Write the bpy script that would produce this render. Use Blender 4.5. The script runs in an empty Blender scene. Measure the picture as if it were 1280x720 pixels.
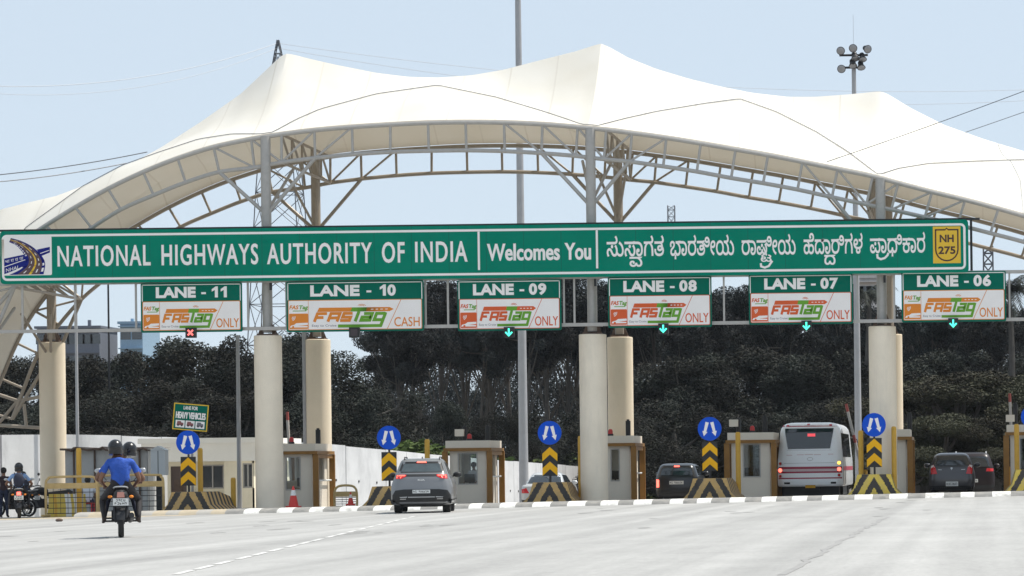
import bpy, bmesh, math, random
import numpy as np
from mathutils import Vector, Matrix
R = math.radians
random.seed(7)
S = bpy.context.scene
C = S.collection
# ------------------------------------------------------------------ camera, sky, sun, exposure
F = 3800.0; PX, PY = 1236.0, 576.0; TH = 0.0122; HC = 1.3
ct, st = math.cos(TH), math.sin(TH)
cam = bpy.data.cameras.new('camera'); co = bpy.data.objects.new('camera', cam); C.objects.link(co)
cam.sensor_width = 36.0; cam.lens = F / 1280 * 36; cam.shift_x = -(PX - 640) / 1280; cam.shift_y = (PY - 360) / 1280
cam.clip_start = 1.0; cam.clip_end = 9000
co.matrix_world = Matrix(((ct, st, 0, 0), (0, 0, -1, 0), (-st, ct, 0, HC), (0, 0, 0, 1)))
S.camera = co
SUN = Vector((0.42, 0.19, 0.87)).normalized()
w = bpy.data.worlds.new('World'); S.world = w; w.use_nodes = True
nt = w.node_tree; sky = nt.nodes.new('ShaderNodeTexSky'); sky.sky_type = 'NISHITA'; sky.sun_disc = False
sky.sun_elevation = math.asin(SUN.z); sky.sun_rotation = math.atan2(SUN.x, SUN.y)
sky.altitude = 900; sky.air_density = 1.0; sky.dust_density = 0.6; sky.ozone_density = 2.5
bg = nt.nodes['Background']; bg.inputs[1].default_value = 0.12
hs = nt.nodes.new('ShaderNodeHueSaturation'); hs.inputs['Saturation'].default_value = .55
nt.links.new(sky.outputs[0], hs.inputs['Color']); hz = nt.nodes.new('ShaderNodeMix'); hz.data_type = 'RGBA'; hz.inputs[0].default_value = .85; hz.inputs[7].default_value = (2.98, 3.54, 4.12, 1)   # pale hazy noon sky
nt.links.new(hs.outputs[0], hz.inputs[6]); nt.links.new(hz.outputs[2], bg.inputs[0])
sl = bpy.data.lights.new('sun', 'SUN'); sl.energy = 3.25; sl.angle = R(0.5); sl.color = (1, .95, .86)
so = bpy.data.objects.new('sun', sl); C.objects.link(so); so.rotation_euler = SUN.to_track_quat('Z', 'Y').to_euler(); so.location = (20, 20, 60)
S.view_settings.view_transform = 'Standard'; S.view_settings.look = 'None'
S.view_settings.exposure = 0.75; S.view_settings.gamma = 1; S.view_settings.use_curve_mapping = False
S.cycles.max_bounces = 6; S.cycles.transparent_max_bounces = 12

# ------------------------------------------------------------------ mapping helpers
def P(px, py, Y):
    u = px - PX; v = PY - py
    return Vector((Y / F * (u * ct + v * st), Y, HC + Y / F * (-u * st + v * ct)))
def gz(X, Y):
    z = 0.0106 * (max(-60, min(60, X)) + 15.4)
    d = max(0.0, Y - 99.5)
    if d < 9: drop = .0016 * d * d
    elif d < 60: drop = .1296 + .0288 * (d - 9)
    else:
        t = min(1, (d - 60) / 40); drop = 1.598 + .0288 * 40 * (t - t * t / 2)
    return z - drop
def G(px, Y):
    """ground point on the ray column px at distance Y"""
    x = P(px, 600, Y).x
    return Vector((x, Y, gz(x, Y)))
def GP(px, py):
    """ground point seen at pixel"""
    lo, hi = 15, 99
    for _ in range(50):
        m = (lo + hi) / 2; p = P(px, py, m)
        if p.z > gz(p.x, m): lo = m
        else: hi = m
    return P(px, py, lo)

# ------------------------------------------------------------------ materials
MATS = {}
def mat(name, col, rough=.6, metal=0., var=.12, scale=3., bump=0., spec=.5, emit=None, estr=0, dirt=None, trans=0., coord='Object', coat=0.):
    if name in MATS: return MATS[name]
    m = bpy.data.materials.new(name); m.use_nodes = True; t = m.node_tree; b = t.nodes['Principled BSDF']
    b.inputs['Roughness'].default_value = rough; b.inputs['Metallic'].default_value = metal
    b.inputs['Specular IOR Level'].default_value = spec
    if coat: b.inputs['Coat Weight'].default_value = coat; b.inputs['Coat Roughness'].default_value = .05
    if trans: b.inputs['Transmission Weight'].default_value = trans
    c4 = tuple(col) + (1,)
    b.inputs['Base Color'].default_value = c4
    tc = t.nodes.new('ShaderNodeTexCoord')
    out = None
    if var > 0:
        n = t.nodes.new('ShaderNodeTexNoise'); n.inputs['Scale'].default_value = scale; n.inputs['Detail'].default_value = 6; n.inputs['Roughness'].default_value = .65
        t.links.new(tc.outputs[coord], n.inputs['Vector'])
        mr = t.nodes.new('ShaderNodeMapRange'); mr.inputs[1].default_value = .25; mr.inputs[2].default_value = .75
        mr.inputs[3].default_value = 1 - var; mr.inputs[4].default_value = 1 + var
        t.links.new(n.outputs[0], mr.inputs[0])
        mx = t.nodes.new('ShaderNodeVectorMath'); mx.operation = 'MULTIPLY'; mx.inputs[0].default_value = col
        t.links.new(mr.outputs[0], mx.inputs[1]); out = mx.outputs[0]
        if dirt:
            n2 = t.nodes.new('ShaderNodeTexNoise'); n2.inputs['Scale'].default_value = dirt[1]; n2.inputs['Detail'].default_value = 8; n2.inputs['Roughness'].default_value = .7
            mp = t.nodes.new('ShaderNodeMapping'); mp.inputs['Scale'].default_value = dirt[3] if len(dirt) > 3 else (1, 1, 1)
            t.links.new(tc.outputs[coord], mp.inputs[0]); t.links.new(mp.outputs[0], n2.inputs['Vector'])
            cr = t.nodes.new('ShaderNodeMapRange'); cr.inputs[1].default_value = .5; cr.inputs[2].default_value = .72; cr.inputs[4].default_value = dirt[2]
            t.links.new(n2.outputs[0], cr.inputs[0])
            mi = t.nodes.new('ShaderNodeMix'); mi.data_type = 'RGBA'; mi.inputs[7].default_value = tuple(dirt[0]) + (1,)
            t.links.new(cr.outputs[0], mi.inputs[0]); t.links.new(out, mi.inputs[6]); out = mi.outputs[2]
        t.links.new(out, b.inputs['Base Color'])
        if bump:
            bp = t.nodes.new('ShaderNodeBump'); bp.inputs['Strength'].default_value = bump; bp.inputs['Distance'].default_value = .05
            t.links.new(n.outputs[0], bp.inputs['Height']); t.links.new(bp.outputs[0], b.inputs['Normal'])
    if emit:
        b.inputs['Emission Color'].default_value = tuple(emit) + (1,); b.inputs['Emission Strength'].default_value = estr
    MATS[name] = m; m['out'] = 0
    return m

def concrete_road():
    m = mat('road_concrete', (.36, .355, .345), .85, var=.10, scale=.35, bump=.0, dirt=((.25, .245, .24), 1.2, .55, (.6, .08, 1)))
    t = m.node_tree; b = t.nodes['Principled BSDF']
    tc = [n for n in t.nodes if n.type == 'TEX_COORD'][0]
    src = b.inputs['Base Color'].links[0].from_socket
    n = t.nodes.new('ShaderNodeTexNoise'); n.inputs['Scale'].default_value = 14; n.inputs['Detail'].default_value = 8; n.inputs['Roughness'].default_value = .8
    mp = t.nodes.new('ShaderNodeMapping'); mp.inputs['Scale'].default_value = (1, .25, 1)
    t.links.new(tc.outputs['Object'], mp.inputs[0]); t.links.new(mp.outputs[0], n.inputs['Vector'])
    mr = t.nodes.new('ShaderNodeMapRange'); mr.inputs[1].default_value = .3; mr.inputs[2].default_value = .7; mr.inputs[3].default_value = .86; mr.inputs[4].default_value = 1.1
    t.links.new(n.outputs[0], mr.inputs[0])
    vm = t.nodes.new('ShaderNodeVectorMath'); vm.operation = 'MULTIPLY'
    n3 = t.nodes.new('ShaderNodeTexNoise'); n3.inputs['Scale'].default_value = 1.0; n3.inputs['Detail'].default_value = 4
    mp3 = t.nodes.new('ShaderNodeMapping'); mp3.inputs['Scale'].default_value = (1.1, .012, 1); mp3.inputs['Rotation'].default_value = (0, 0, R(-3))
    t.links.new(tc.outputs['Object'], mp3.inputs[0]); t.links.new(mp3.outputs[0], n3.inputs['Vector'])
    mr3 = t.nodes.new('ShaderNodeMapRange'); mr3.inputs[1].default_value = .3; mr3.inputs[2].default_value = .7; mr3.inputs[3].default_value = .78; mr3.inputs[4].default_value = 1.1
    t.links.new(n3.outputs[0], mr3.inputs[0]); vm3 = t.nodes.new('ShaderNodeVectorMath'); vm3.operation = 'MULTIPLY'; t.links.new(src, vm3.inputs[0]); t.links.new(mr3.outputs[0], vm3.inputs[1]); src = vm3.outputs[0]
    t.links.new(src, vm.inputs[0]); t.links.new(mr.outputs[0], vm.inputs[1]); t.links.new(vm.outputs[0], b.inputs['Base Color'])
    return m
M_road = concrete_road()
M_earth = mat('dry_earth', (.13, .10, .065), .95, var=.3, scale=.2, coord='Object')
M_sand = mat('sandy_edge', (.42, .36, .27), .95, var=.2, scale=2)
M_conc = mat('worn_concrete', (.36, .345, .32), .85, var=.14, scale=3, dirt=((.2, .19, .175), 1.3, .5))
M_wpaint = mat('white_road_paint', (.72, .71, .68), .7, var=.14, scale=8, dirt=((.30, .29, .27), 2.6, .95))
M_faded = mat('faded_lane_paint', (.56, .555, .54), .8, var=.15, scale=6, dirt=((.38, .375, .36), 5, .8))
M_gpaint = mat('worn_grey_paint', (.23, .225, .215), .8, var=.2, scale=5, dirt=((.33, .31, .28), 2.5, .8))
M_col_f = mat('column_grey_white', (.82, .725, .585), .75, var=.07, scale=1.2, dirt=((.58, .52, .43), 1.1, .6, (1, 1, .15)))
M_col_r = mat('column_cream', (.77, .665, .515), .75, var=.05, scale=1.2, dirt=((.60, .49, .34), .9, .4, (1, 1, .25)))
M_steel = mat('painted_steel_grey', (.42, .40, .375), .5, .2, var=.1, scale=6)
M_steelb = mat('painted_steel_beige', (.34, .29, .235), .5, .1, var=.1, scale=6)
M_dark = mat('dark_metal', (.03, .03, .033), .5, .3, var=.1)
M_galv = mat('galvanised_pole', (.36, .36, .37), .55, .3, var=.1, scale=2)
M_wire = mat('bare_wire', (.42, .44, .47), .6, .2, var=0)
M_lat = mat('lattice_steel', (.13, .135, .15), .6, .3, var=.1)
M_black = mat('matt_black', (.015, .015, .016), .6, var=0)
M_rub = mat('rubber', (.018, .018, .018), .85, var=.1)
M_green = mat('sign_green', (.0, .21, .135), .45, var=.10, scale=.9, spec=.06)
M_green2 = mat('lane_sign_green', (.0, .135, .09), .45, var=.05, scale=1.5, spec=.06)
M_white = mat('sign_white', (.88, .84, .81), .5, var=.03, scale=2, spec=.06)
M_dusty = mat('dusty_yellow_paint', (.50, .36, .16), .7, var=.2, scale=5)
def add_seams(m, gap, wd, col, axis=0):
    """sheet joints: thin darker lines every gap metres along one object axis"""
    t = m.node_tree; b = t.nodes['Principled BSDF']; src = b.inputs['Base Color'].links[0].from_socket; tc = [n for n in t.nodes if n.type == 'TEX_COORD'][0]
    sx = t.nodes.new('ShaderNodeSeparateXYZ'); t.links.new(tc.outputs['Object'], sx.inputs[0])
    m1 = t.nodes.new('ShaderNodeMath'); m1.operation = 'MULTIPLY'; m1.inputs[1].default_value = 1 / gap; t.links.new(sx.outputs[axis], m1.inputs[0])
    m2 = t.nodes.new('ShaderNodeMath'); m2.operation = 'FRACT'; t.links.new(m1.outputs[0], m2.inputs[0])
    m3 = t.nodes.new('ShaderNodeMath'); m3.operation = 'LESS_THAN'; m3.inputs[1].default_value = wd / gap; t.links.new(m2.outputs[0], m3.inputs[0])
    m4 = t.nodes.new('ShaderNodeMix'); m4.data_type = 'RGBA'; m4.inputs[7].default_value = tuple(col) + (1,); t.links.new(m3.outputs[0], m4.inputs[0]); t.links.new(src, m4.inputs[6]); t.links.new(m4.outputs[2], b.inputs['Base Color'])
add_seams(M_green, 1.22, .022, (.01, .15, .105));
M_sback = mat('sign_back', (.3, .3, .31), .5, .5, var=.08)
M_orange = mat('sign_orange', (.74, .25, .045), .5, var=.03, spec=.06)
M_redor = mat('sign_red_orange', (.68, .125, .045), .5, var=.03, spec=.06)
M_lgreen = mat('sign_leaf_green', (.15, .36, .045), .5, var=.03, spec=.06)
M_navy = mat('sign_navy', (.012, .02, .19), .5, var=.03, spec=.06)
M_brown = mat('sign_brown', (.13, .085, .09), .5, var=.03, spec=.06)
M_yel = mat('sign_yellow', (.78, .50, .06), .5, var=.03, spec=.06)
M_shield = mat('sign_shield_brown', (.06, .02, .015), .5, var=.02)
M_grtxt = mat('sign_grey_text', (.16, .16, .18), .5, var=0)
M_blue = mat('sign_blue', (.012, .085, .55), .4, var=.03, spec=.06)
M_ypost = mat('yellow_post_paint', (.58, .33, .035), .5, var=.12, scale=4)
M_chy = mat('chevron_yellow', (.80, .42, .02), .5, var=.04, spec=.06)
M_bky = mat('barrier_ochre', (.50, .32, .12), .8, var=.15, scale=5, dirt=((.36, .27, .17), 3, .7))
M_bky2 = mat('barrier_yellow', (.62, .46, .08), .75, var=.12, scale=5, dirt=((.45, .38, .22), 3, .6))
M_bkk = mat('barrier_black', (.045, .04, .036), .8, var=.2, scale=5, dirt=((.14, .115, .09), 3, .6))
M_booth = mat('booth_panel', (.70, .635, .54), .6, var=.05, scale=2)
M_bfr = mat('booth_brown_frame', (.25, .115, .014), .5, var=.15, scale=4)
M_cream = mat('cream_wall', (.86, .78, .60), .8, var=.06, scale=1.5, dirt=((.5, .44, .34), 1.2, .4, (1, 1, .3)))
M_creamw = mat('white_wall', (.88, .85, .78), .8, var=.05, scale=1.5)
M_wall = mat('whitewashed_wall', (.62, .62, .625), .85, var=.12, scale=.8, dirt=((.36, .36, .37), .5, .85, (1, 1, .35)))
M_wallline = mat('wall_stain', (.34, .33, .32), .9, var=.2)
M_sheet = mat('corrugated_sheet', (.50, .50, .49), .6, .1, var=.10, scale=1.2, dirt=((.34, .31, .28), 1.2, .5, (1, 1, .3)))
M_tin = mat('rusty_tin', (.12, .08, .06), .8, var=.3, scale=4)
M_lgrey = mat('light_grey_cabinet', (.52, .55, .57), .5, .1, var=.05)
M_conered = mat('cone_red', (.62, .04, .03), .5, var=.06)
M_maroonp = mat('faded_red_print', (.26, .09, .09), .6, var=.15)
M_boomr = mat('boom_faded_red', (.34, .07, .06), .6, var=.1)
M_boomw = mat('boom_grey_white', (.45, .43, .41), .6, var=.1)
M_redp = mat('red_paint', (.5, .03, .03), .5, var=.05)
M_glassd = mat('dark_glass', (.018, .024, .03), .05, var=0, spec=.95)
M_door = mat('brown_door', (.10, .065, .055), .5, var=.15)
M_plate = mat('plate_white', (.7, .7, .68), .5, var=.03)
M_platey = mat('plate_yellow', (.75, .40, .03), .5, var=.03)
M_silver = mat('silver_trim', (.5, .5, .5), .3, .7, var=.05)
M_lamp = mat('red_lamp', (.55, .015, .02), .15, var=0, spec=.7)
M_lampon = mat('red_lamp_lit', (.5, .02, .02), .2, var=0, emit=(1, .12, .08), estr=2.2)
M_ambon = mat('amber_lamp_lit', (.6, .3, .02), .2, var=0, emit=(1, .55, .1), estr=1.6)
M_white_l = mat('clear_lamp', (.7, .68, .66), .15, var=0)
M_redled = mat('red_led', (.5, .02, .02), .4, var=0, emit=(1, .18, .16), estr=1.0)
M_cyanled = mat('cyan_led', (.05, .6, .5), .4, var=0, emit=(.08, 1, .62), estr=.95)
M_skin = mat('skin', (.20, .10, .06), .6, var=.05)
M_hair = mat('hair_black', (.012, .011, .01), .6, var=.1)
M_bluesh = mat('blue_shirt', (.02, .085, .42), .8, var=.25, scale=7, bump=1.)
M_ltblue = mat('light_blue_shirt', (.22, .35, .6), .8, var=.18, scale=7, bump=1.)
M_whitesh = mat('white_shirt', (.6, .62, .68), .8, var=.12, scale=9, bump=.4)
M_maroon = mat('dark_maroon_shirt', (.035, .018, .022), .8, var=.15, scale=9)
M_navysh = mat('navy_cloth', (.018, .022, .045), .8, var=.15, scale=9)
M_jeans = mat('dark_jeans', (.02, .028, .06), .8, var=.2, scale=9)
M_trou = mat('black_trousers', (.018, .015, .017), .8, var=.2, scale=9)
M_helm = mat('helmet_black', (.012, .012, .014), .25, var=0)
M_shoe = mat('shoe_dark', (.05, .035, .03), .7, var=.1)
def glass_mat():
    m = bpy.data.materials.new('clear_glass'); m.use_nodes = True; t = m.node_tree; t.nodes.clear()
    o = t.nodes.new('ShaderNodeOutputMaterial'); mx = t.nodes.new('ShaderNodeMixShader'); tr = t.nodes.new('ShaderNodeBsdfTransparent'); gl = t.nodes.new('ShaderNodeBsdfGlossy')
    fr = t.nodes.new('ShaderNodeFresnel'); fr.inputs[0].default_value = 1.5
    tr.inputs[0].default_value = (.82, .86, .86, 1); gl.inputs['Roughness'].default_value = .03
    t.links.new(fr.outputs[0], mx.inputs[0]); t.links.new(tr.outputs[0], mx.inputs[1]); t.links.new(gl.outputs[0], mx.inputs[2]); t.links.new(mx.outputs[0], o.inputs[0])
    return m
M_glass = glass_mat()
def membrane_mat():
    m = bpy.data.materials.new('canopy_membrane'); m.use_nodes = True; t = m.node_tree; b = t.nodes['Principled BSDF']
    tc = t.nodes.new('ShaderNodeTexCoord'); n = t.nodes.new('ShaderNodeTexNoise'); n.inputs['Scale'].default_value = .5; n.inputs['Detail'].default_value = 5
    t.links.new(tc.outputs['Object'], n.inputs['Vector'])
    cr = t.nodes.new('ShaderNodeValToRGB'); cr.color_ramp.elements[0].color = (.70, .66, .58, 1); cr.color_ramp.elements[1].color = (.76, .73, .67, 1)
    cr.color_ramp.elements[0].position = .3; cr.color_ramp.elements[1].position = .65
    t.links.new(n.outputs[0], cr.inputs[0]); bp = t.nodes.new('ShaderNodeBump'); bp.inputs['Strength'].default_value = .35; bp.inputs['Distance'].default_value = .06; t.links.new(n.outputs[0], bp.inputs['Height']); t.links.new(bp.outputs[0], b.inputs['Normal']); b.inputs['Roughness'].default_value = .55
    sx = t.nodes.new('ShaderNodeSeparateXYZ'); t.links.new(tc.outputs['Object'], sx.inputs[0])      # welded panel seams every 1.6 m
    m1 = t.nodes.new('ShaderNodeMath'); m1.operation = 'MULTIPLY'; m1.inputs[1].default_value = 1 / 1.6; t.links.new(sx.outputs[0], m1.inputs[0])
    m2 = t.nodes.new('ShaderNodeMath'); m2.operation = 'FRACT'; t.links.new(m1.outputs[0], m2.inputs[0])
    m3 = t.nodes.new('ShaderNodeMath'); m3.operation = 'LESS_THAN'; m3.inputs[1].default_value = .035; t.links.new(m2.outputs[0], m3.inputs[0])
    m4 = t.nodes.new('ShaderNodeMix'); m4.data_type = 'RGBA'; m4.inputs[7].default_value = (.66, .62, .55, 1); t.links.new(m3.outputs[0], m4.inputs[0]); t.links.new(cr.outputs[0], m4.inputs[6]); t.links.new(m4.outputs[2], b.inputs['Base Color'])
    tl = t.nodes.new('ShaderNodeBsdfTranslucent'); tl.inputs[0].default_value = (.75, .62, .45, 1)
    mx = t.nodes.new('ShaderNodeMixShader'); mx.inputs[0].default_value = .09
    o = t.nodes['Material Output']; t.links.new(b.outputs[0], mx.inputs[1]); t.links.new(tl.outputs[0], mx.inputs[2]); t.links.new(mx.outputs[0], o.inputs[0])
    return m
M_mem = membrane_mat()
def leaf_mat(name, a, b2, tr=.12):
    m = bpy.data.materials.new(name); m.use_nodes = True; t = m.node_tree; b = t.nodes['Principled BSDF']
    gi = t.nodes.new('ShaderNodeNewGeometry'); oi = t.nodes.new('ShaderNodeObjectInfo')
    n = t.nodes.new('ShaderNodeTexNoise'); n.inputs['Scale'].default_value = .38; n.inputs['Detail'].default_value = 3
    t.links.new(gi.outputs['Position'], n.inputs['Vector'])
    ad = t.nodes.new('ShaderNodeMath'); ad.operation = 'ADD'; mu = t.nodes.new('ShaderNodeMath'); mu.operation = 'MULTIPLY'; mu.inputs[1].default_value = .16
    t.links.new(gi.outputs['Random Per Island'], mu.inputs[0]); t.links.new(n.outputs[0], ad.inputs[0]); t.links.new(mu.outputs[0], ad.inputs[1])
    a2 = t.nodes.new('ShaderNodeMath'); a2.operation = 'MULTIPLY_ADD'; a2.inputs[1].default_value = .5
    t.links.new(oi.outputs['Random'], a2.inputs[0]); t.links.new(ad.outputs[0], a2.inputs[2])
    cr = t.nodes.new('ShaderNodeValToRGB'); cr.color_ramp.elements[0].color = tuple(a) + (1,); cr.color_ramp.elements[1].color = tuple(b2) + (1,)
    e3 = cr.color_ramp.elements.new(.72); e3.color = (a[0] * 1.45 + .004, a[1] * 1.25, a[2] * 1.2, 1); cr.color_ramp.elements[0].position = .45; cr.color_ramp.elements[2].position = 1.0; cr.color_ramp.elements[2].color = tuple(b2) + (1,)
    t.links.new(a2.outputs[0], cr.inputs[0]); t.links.new(cr.outputs[0], b.inputs['Base Color']); b.inputs['Roughness'].default_value = .7; b.inputs['Specular IOR Level'].default_value = .08
    return m
M_leafd = leaf_mat('dark_foliage', (.018, .022, .019), (.044, .050, .042))
M_leafe = leaf_mat('eucalyptus_foliage', (.018, .023, .023), (.040, .048, .048))
M_leafo = leaf_mat('olive_foliage', (.024, .027, .020), (.064, .065, .042))
M_leafg = leaf_mat('bush_foliage', (.035, .055, .016), (.085, .125, .035))
M_bark = mat('bark', (.085, .075, .065), .9, var=.25, scale=6)

# ------------------------------------------------------------------ mesh builder
class MB:
    def __init__(s): s.v = []; s.f = []; s.mi = []; s.sm = []; s.mats = []
    def m(s, mt):
        if mt not in s.mats: s.mats.append(mt)
        return s.mats.index(mt)
    def add(s, vs, fs, mt, smooth=False):
        k = len(s.v); i = s.m(mt); s.v += [tuple(v) for v in vs]
        for f in fs: s.f.append([k + a for a in f]); s.mi.append(i); s.sm.append(smooth)
    def box(s, x0, x1, y0, y1, z0, z1, mt):
        s.add([(x0, y0, z0), (x1, y0, z0), (x1, y1, z0), (x0, y1, z0), (x0, y0, z1), (x1, y0, z1), (x1, y1, z1), (x0, y1, z1)],
              [(0, 3, 2, 1), (4, 5, 6, 7), (0, 1, 5, 4), (1, 2, 6, 5), (2, 3, 7, 6), (3, 0, 4, 7)], mt)
    def cyl(s, p0, p1, r0, mt, r1=None, n=10, smooth=True, caps=True):
        p0 = Vector(p0); p1 = Vector(p1); r1 = r0 if r1 is None else r1
        d = (p1 - p0).normalized(); a = d.orthogonal().normalized(); b = d.cross(a)
        vs = []
        for p, r in ((p0, r0), (p1, r1)):
            for i in range(n):
                t = 2 * math.pi * i / n; vs.append(p + a * (r * math.cos(t)) + b * (r * math.sin(t)))
        s.add(vs, [(i, (i + 1) % n, n + (i + 1) % n, n + i) for i in range(n)], mt, smooth)
        if caps: s.add(vs, [tuple(range(n))[::-1], tuple(range(n, 2 * n))], mt, False)
    def tube(s, pts, r, mt, n=8, closed=False):
        pts = [Vector(p) for p in pts]; vs = []; N = len(pts); ref = None
        for i, p in enumerate(pts):
            d = (pts[min(i + 1, N - 1)] - pts[max(i - 1, 0)]).normalized()
            if ref is None: ref = d.orthogonal().normalized()
            a = (ref - d * ref.dot(d)).normalized(); ref = a; b = d.cross(a)
            rr = r[i] if isinstance(r, (list, tuple)) else r
            for k in range(n):
                t = 2 * math.pi * k / n; vs.append(p + a * (rr * math.cos(t)) + b * (rr * math.sin(t)))
        fs = [(i * n + k, i * n + (k + 1) % n, (i + 1) * n + (k + 1) % n, (i + 1) * n + k) for i in range(N - 1) for k in range(n)]
        s.add(vs, fs, mt, True); s.add(vs, [tuple(range(n))[::-1], tuple(range((N - 1) * n, N * n))], mt)
    def prism(s, pts, fn, d0, d1, mt):
        """pts 2D polygon; fn(a,b,d)->3D; extruded d0..d1"""
        n = len(pts); vs = [fn(a, b, d0) for a, b in pts] + [fn(a, b, d1) for a, b in pts]
        s.add(vs, [tuple(range(n)), tuple(range(n, 2 * n))[::-1]] + [(i, n + i, n + (i + 1) % n, (i + 1) % n) for i in range(n)], mt)
    def grid(s, rows, mt, smooth=True):
        n = len(rows[0]); vs = [p for r in rows for p in r]
        s.add(vs, [(i * n + j, i * n + j + 1, (i + 1) * n + j + 1, (i + 1) * n + j) for i in range(len(rows) - 1) for j in range(n - 1)], mt, smooth)
    def sphere(s, c, r, mt, n=12, m=8, sx=1, sy=1, sz=1):
        rows = []
        for i in range(m + 1):
            a = math.pi * i / m; rows.append([(c[0] + sx * r * math.sin(a) * math.cos(2 * math.pi * j / n), c[1] + sy * r * math.sin(a) * math.sin(2 * math.pi * j / n), c[2] + sz * r * math.cos(a)) for j in range(n + 1)])
        s.grid(rows, mt)
    def lathe(s, c, prof, mt, n=20):
        rows = [[(c[0] + r * math.cos(2 * math.pi * j / n), c[1] + r * math.sin(2 * math.pi * j / n), c[2] + z) for j in range(n + 1)] for r, z in prof]
        s.grid(rows, mt)
    def build(s, name, parent=None, loc=None, sharp=40, fixn=True):
        me = bpy.data.meshes.new(name)
        o_ = Vector((0, 0, 0))
        if loc is not None: o_ = Vector(loc)
        elif parent is not None and parent.get('_w'): o_ = Vector(parent.location)
        elif parent is not None and parent.parent is not None and parent.parent.get('_w'): o_ = Vector(parent.parent.location)
        off = o_
        me.from_pydata([tuple(Vector(v) - off) for v in s.v], [], s.f)
        for m_ in s.mats: me.materials.append(m_)
        me.polygons.foreach_set('material_index', s.mi); me.polygons.foreach_set('use_smooth', s.sm)
        if fixn:
            bm = bmesh.new(); bm.from_mesh(me); bmesh.ops.remove_doubles(bm, verts=bm.verts, dist=1e-5); bmesh.ops.recalc_face_normals(bm, faces=bm.faces); bm.to_mesh(me); bm.free()
        me.update(); me.set_sharp_from_angle(angle=R(sharp))
        o = bpy.data.objects.new(name, me); C.objects.link(o)
        if parent is not None: o.parent = parent
        elif loc is not None: o.location = loc
        return o
def tag(o, label=None, cat=None, group=None, kind=None):
    if label: o['label'] = label
    if cat: o['category'] = cat
    if group: o['group'] = group
    if kind: o['kind'] = kind
    return o
def thing(name, label, cat, loc, rz=0., group=None, world=True):
    """Empty at the base; world=True: its parts are built in world coordinates, else local ones"""
    o = bpy.data.objects.new(name, None); C.objects.link(o); o.location = loc; o.rotation_euler = (0, 0, rz); o.empty_display_size = .3
    if world: o['_w'] = 1
    return tag(o, label, cat, group)
def copy_tree(o, parent=None):
    c = o.copy(); C.objects.link(c)
    if parent is not None: c.parent = parent
    for ch in list(o.children): copy_tree(ch, c)
    return c
def catmull(pts, k=4):
    pts = [Vector(p) for p in pts]; out = []
    for i in range(len(pts) - 1):
        p0 = pts[max(i - 1, 0)]; p1 = pts[i]; p2 = pts[i + 1]; p3 = pts[min(i + 2, len(pts) - 1)]
        for j in range(k):
            t = j / k; out.append(.5 * ((2 * p1) + (p2 - p0) * t + (2 * p0 - 5 * p1 + 4 * p2 - p3) * t * t + (3 * p1 - p0 - 3 * p2 + p3) * t ** 3))
    out.append(pts[-1]); return out

# ------------------------------------------------------------------ lettering
from mathutils.geometry import delaunay_2d_cdt
_tc = {}
def contours(body, space=1.):
    """outline polygons of a text in the built-in font (font units), outers and holes oriented as in the font"""
    k = (body, space)
    if k in _tc: return _tc[k]
    c = bpy.data.curves.new('t', 'FONT'); c.body = body; c.size = 1; c.resolution_u = 3; c.space_character = space
    o = bpy.data.objects.new('t', c); C.objects.link(o); dg = bpy.context.evaluated_depsgraph_get(); out = []
    for sp_ in o.evaluated_get(dg).to_curve(dg).splines:
        B = sp_.bezier_points; n = len(B); pts = []
        for i in range(n):
            p, q = B[i], B[(i + 1) % n]; straight = ((p.handle_right - p.co).length < 1e-5 or abs((p.handle_right - p.co).normalized().dot((q.co - p.co).normalized()) - 1) < 1e-4 if (q.co - p.co).length > 1e-6 and (p.handle_right - p.co).length > 1e-6 else True) and ((q.handle_left - q.co).length < 1e-5 or abs((q.handle_left - q.co).normalized().dot((p.co - q.co).normalized()) - 1) < 1e-4 if (q.co - p.co).length > 1e-6 and (q.handle_left - q.co).length > 1e-6 else True)
            for j in range(1 if straight else 4):
                t = j / 4; v = p.co * (1 - t) ** 3 + p.handle_right * 3 * t * (1 - t) ** 2 + q.handle_left * 3 * t * t * (1 - t) + q.co * t ** 3
                if not pts or (v.to_2d() - pts[-1]).length > 2e-4: pts.append(v.to_2d())
        if len(pts) > 1 and (pts[0] - pts[-1]).length < 2e-4: pts.pop()
        if len(pts) > 2: out.append(pts)
    bpy.data.objects.remove(o); bpy.data.curves.remove(c)
    _tc[k] = out; return out
def area(p): return sum(p[i - 1].x * p[i].y - p[i].x * p[i - 1].y for i in range(len(p))) / 2
def inside(p, poly):
    r = False
    for i in range(len(poly)):
        a, b = poly[i - 1], poly[i]
        if (a.y > p.y) != (b.y > p.y) and p.x < (b.x - a.x) * (p.y - a.y) / (b.y - a.y) + a.x: r = not r
    return r
def winding(p, polys):
    w_ = 0
    for g in polys:
        for i in range(len(g)):
            a, b = g[i - 1], g[i]; cr = (b.x - a.x) * (p.y - a.y) - (p.x - a.x) * (b.y - a.y)
            if a.y <= p.y < b.y and cr > 0: w_ += 1
            elif b.y <= p.y < a.y and cr < 0: w_ -= 1
    return w_
def embolden(polys, off):
    if not off or not polys: return polys
    sg = 1 if area(max(polys, key=lambda q: abs(area(q)))) > 0 else -1; out = []
    for p in polys:
        n = len(p); q = []
        for i in range(n):
            a = (p[i] - p[i - 1]); b = (p[(i + 1) % n] - p[i]); a = a.normalized(); b = b.normalized(); m = a + b
            m = m.normalized() if m.length > 1e-3 else a
            nn = Vector((m.y, -m.x)) * sg; k = 1 / max(.6, abs(m.dot(a))); q.append(p[i] + nn * off * k)
        out.append(q)
    return out
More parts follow.
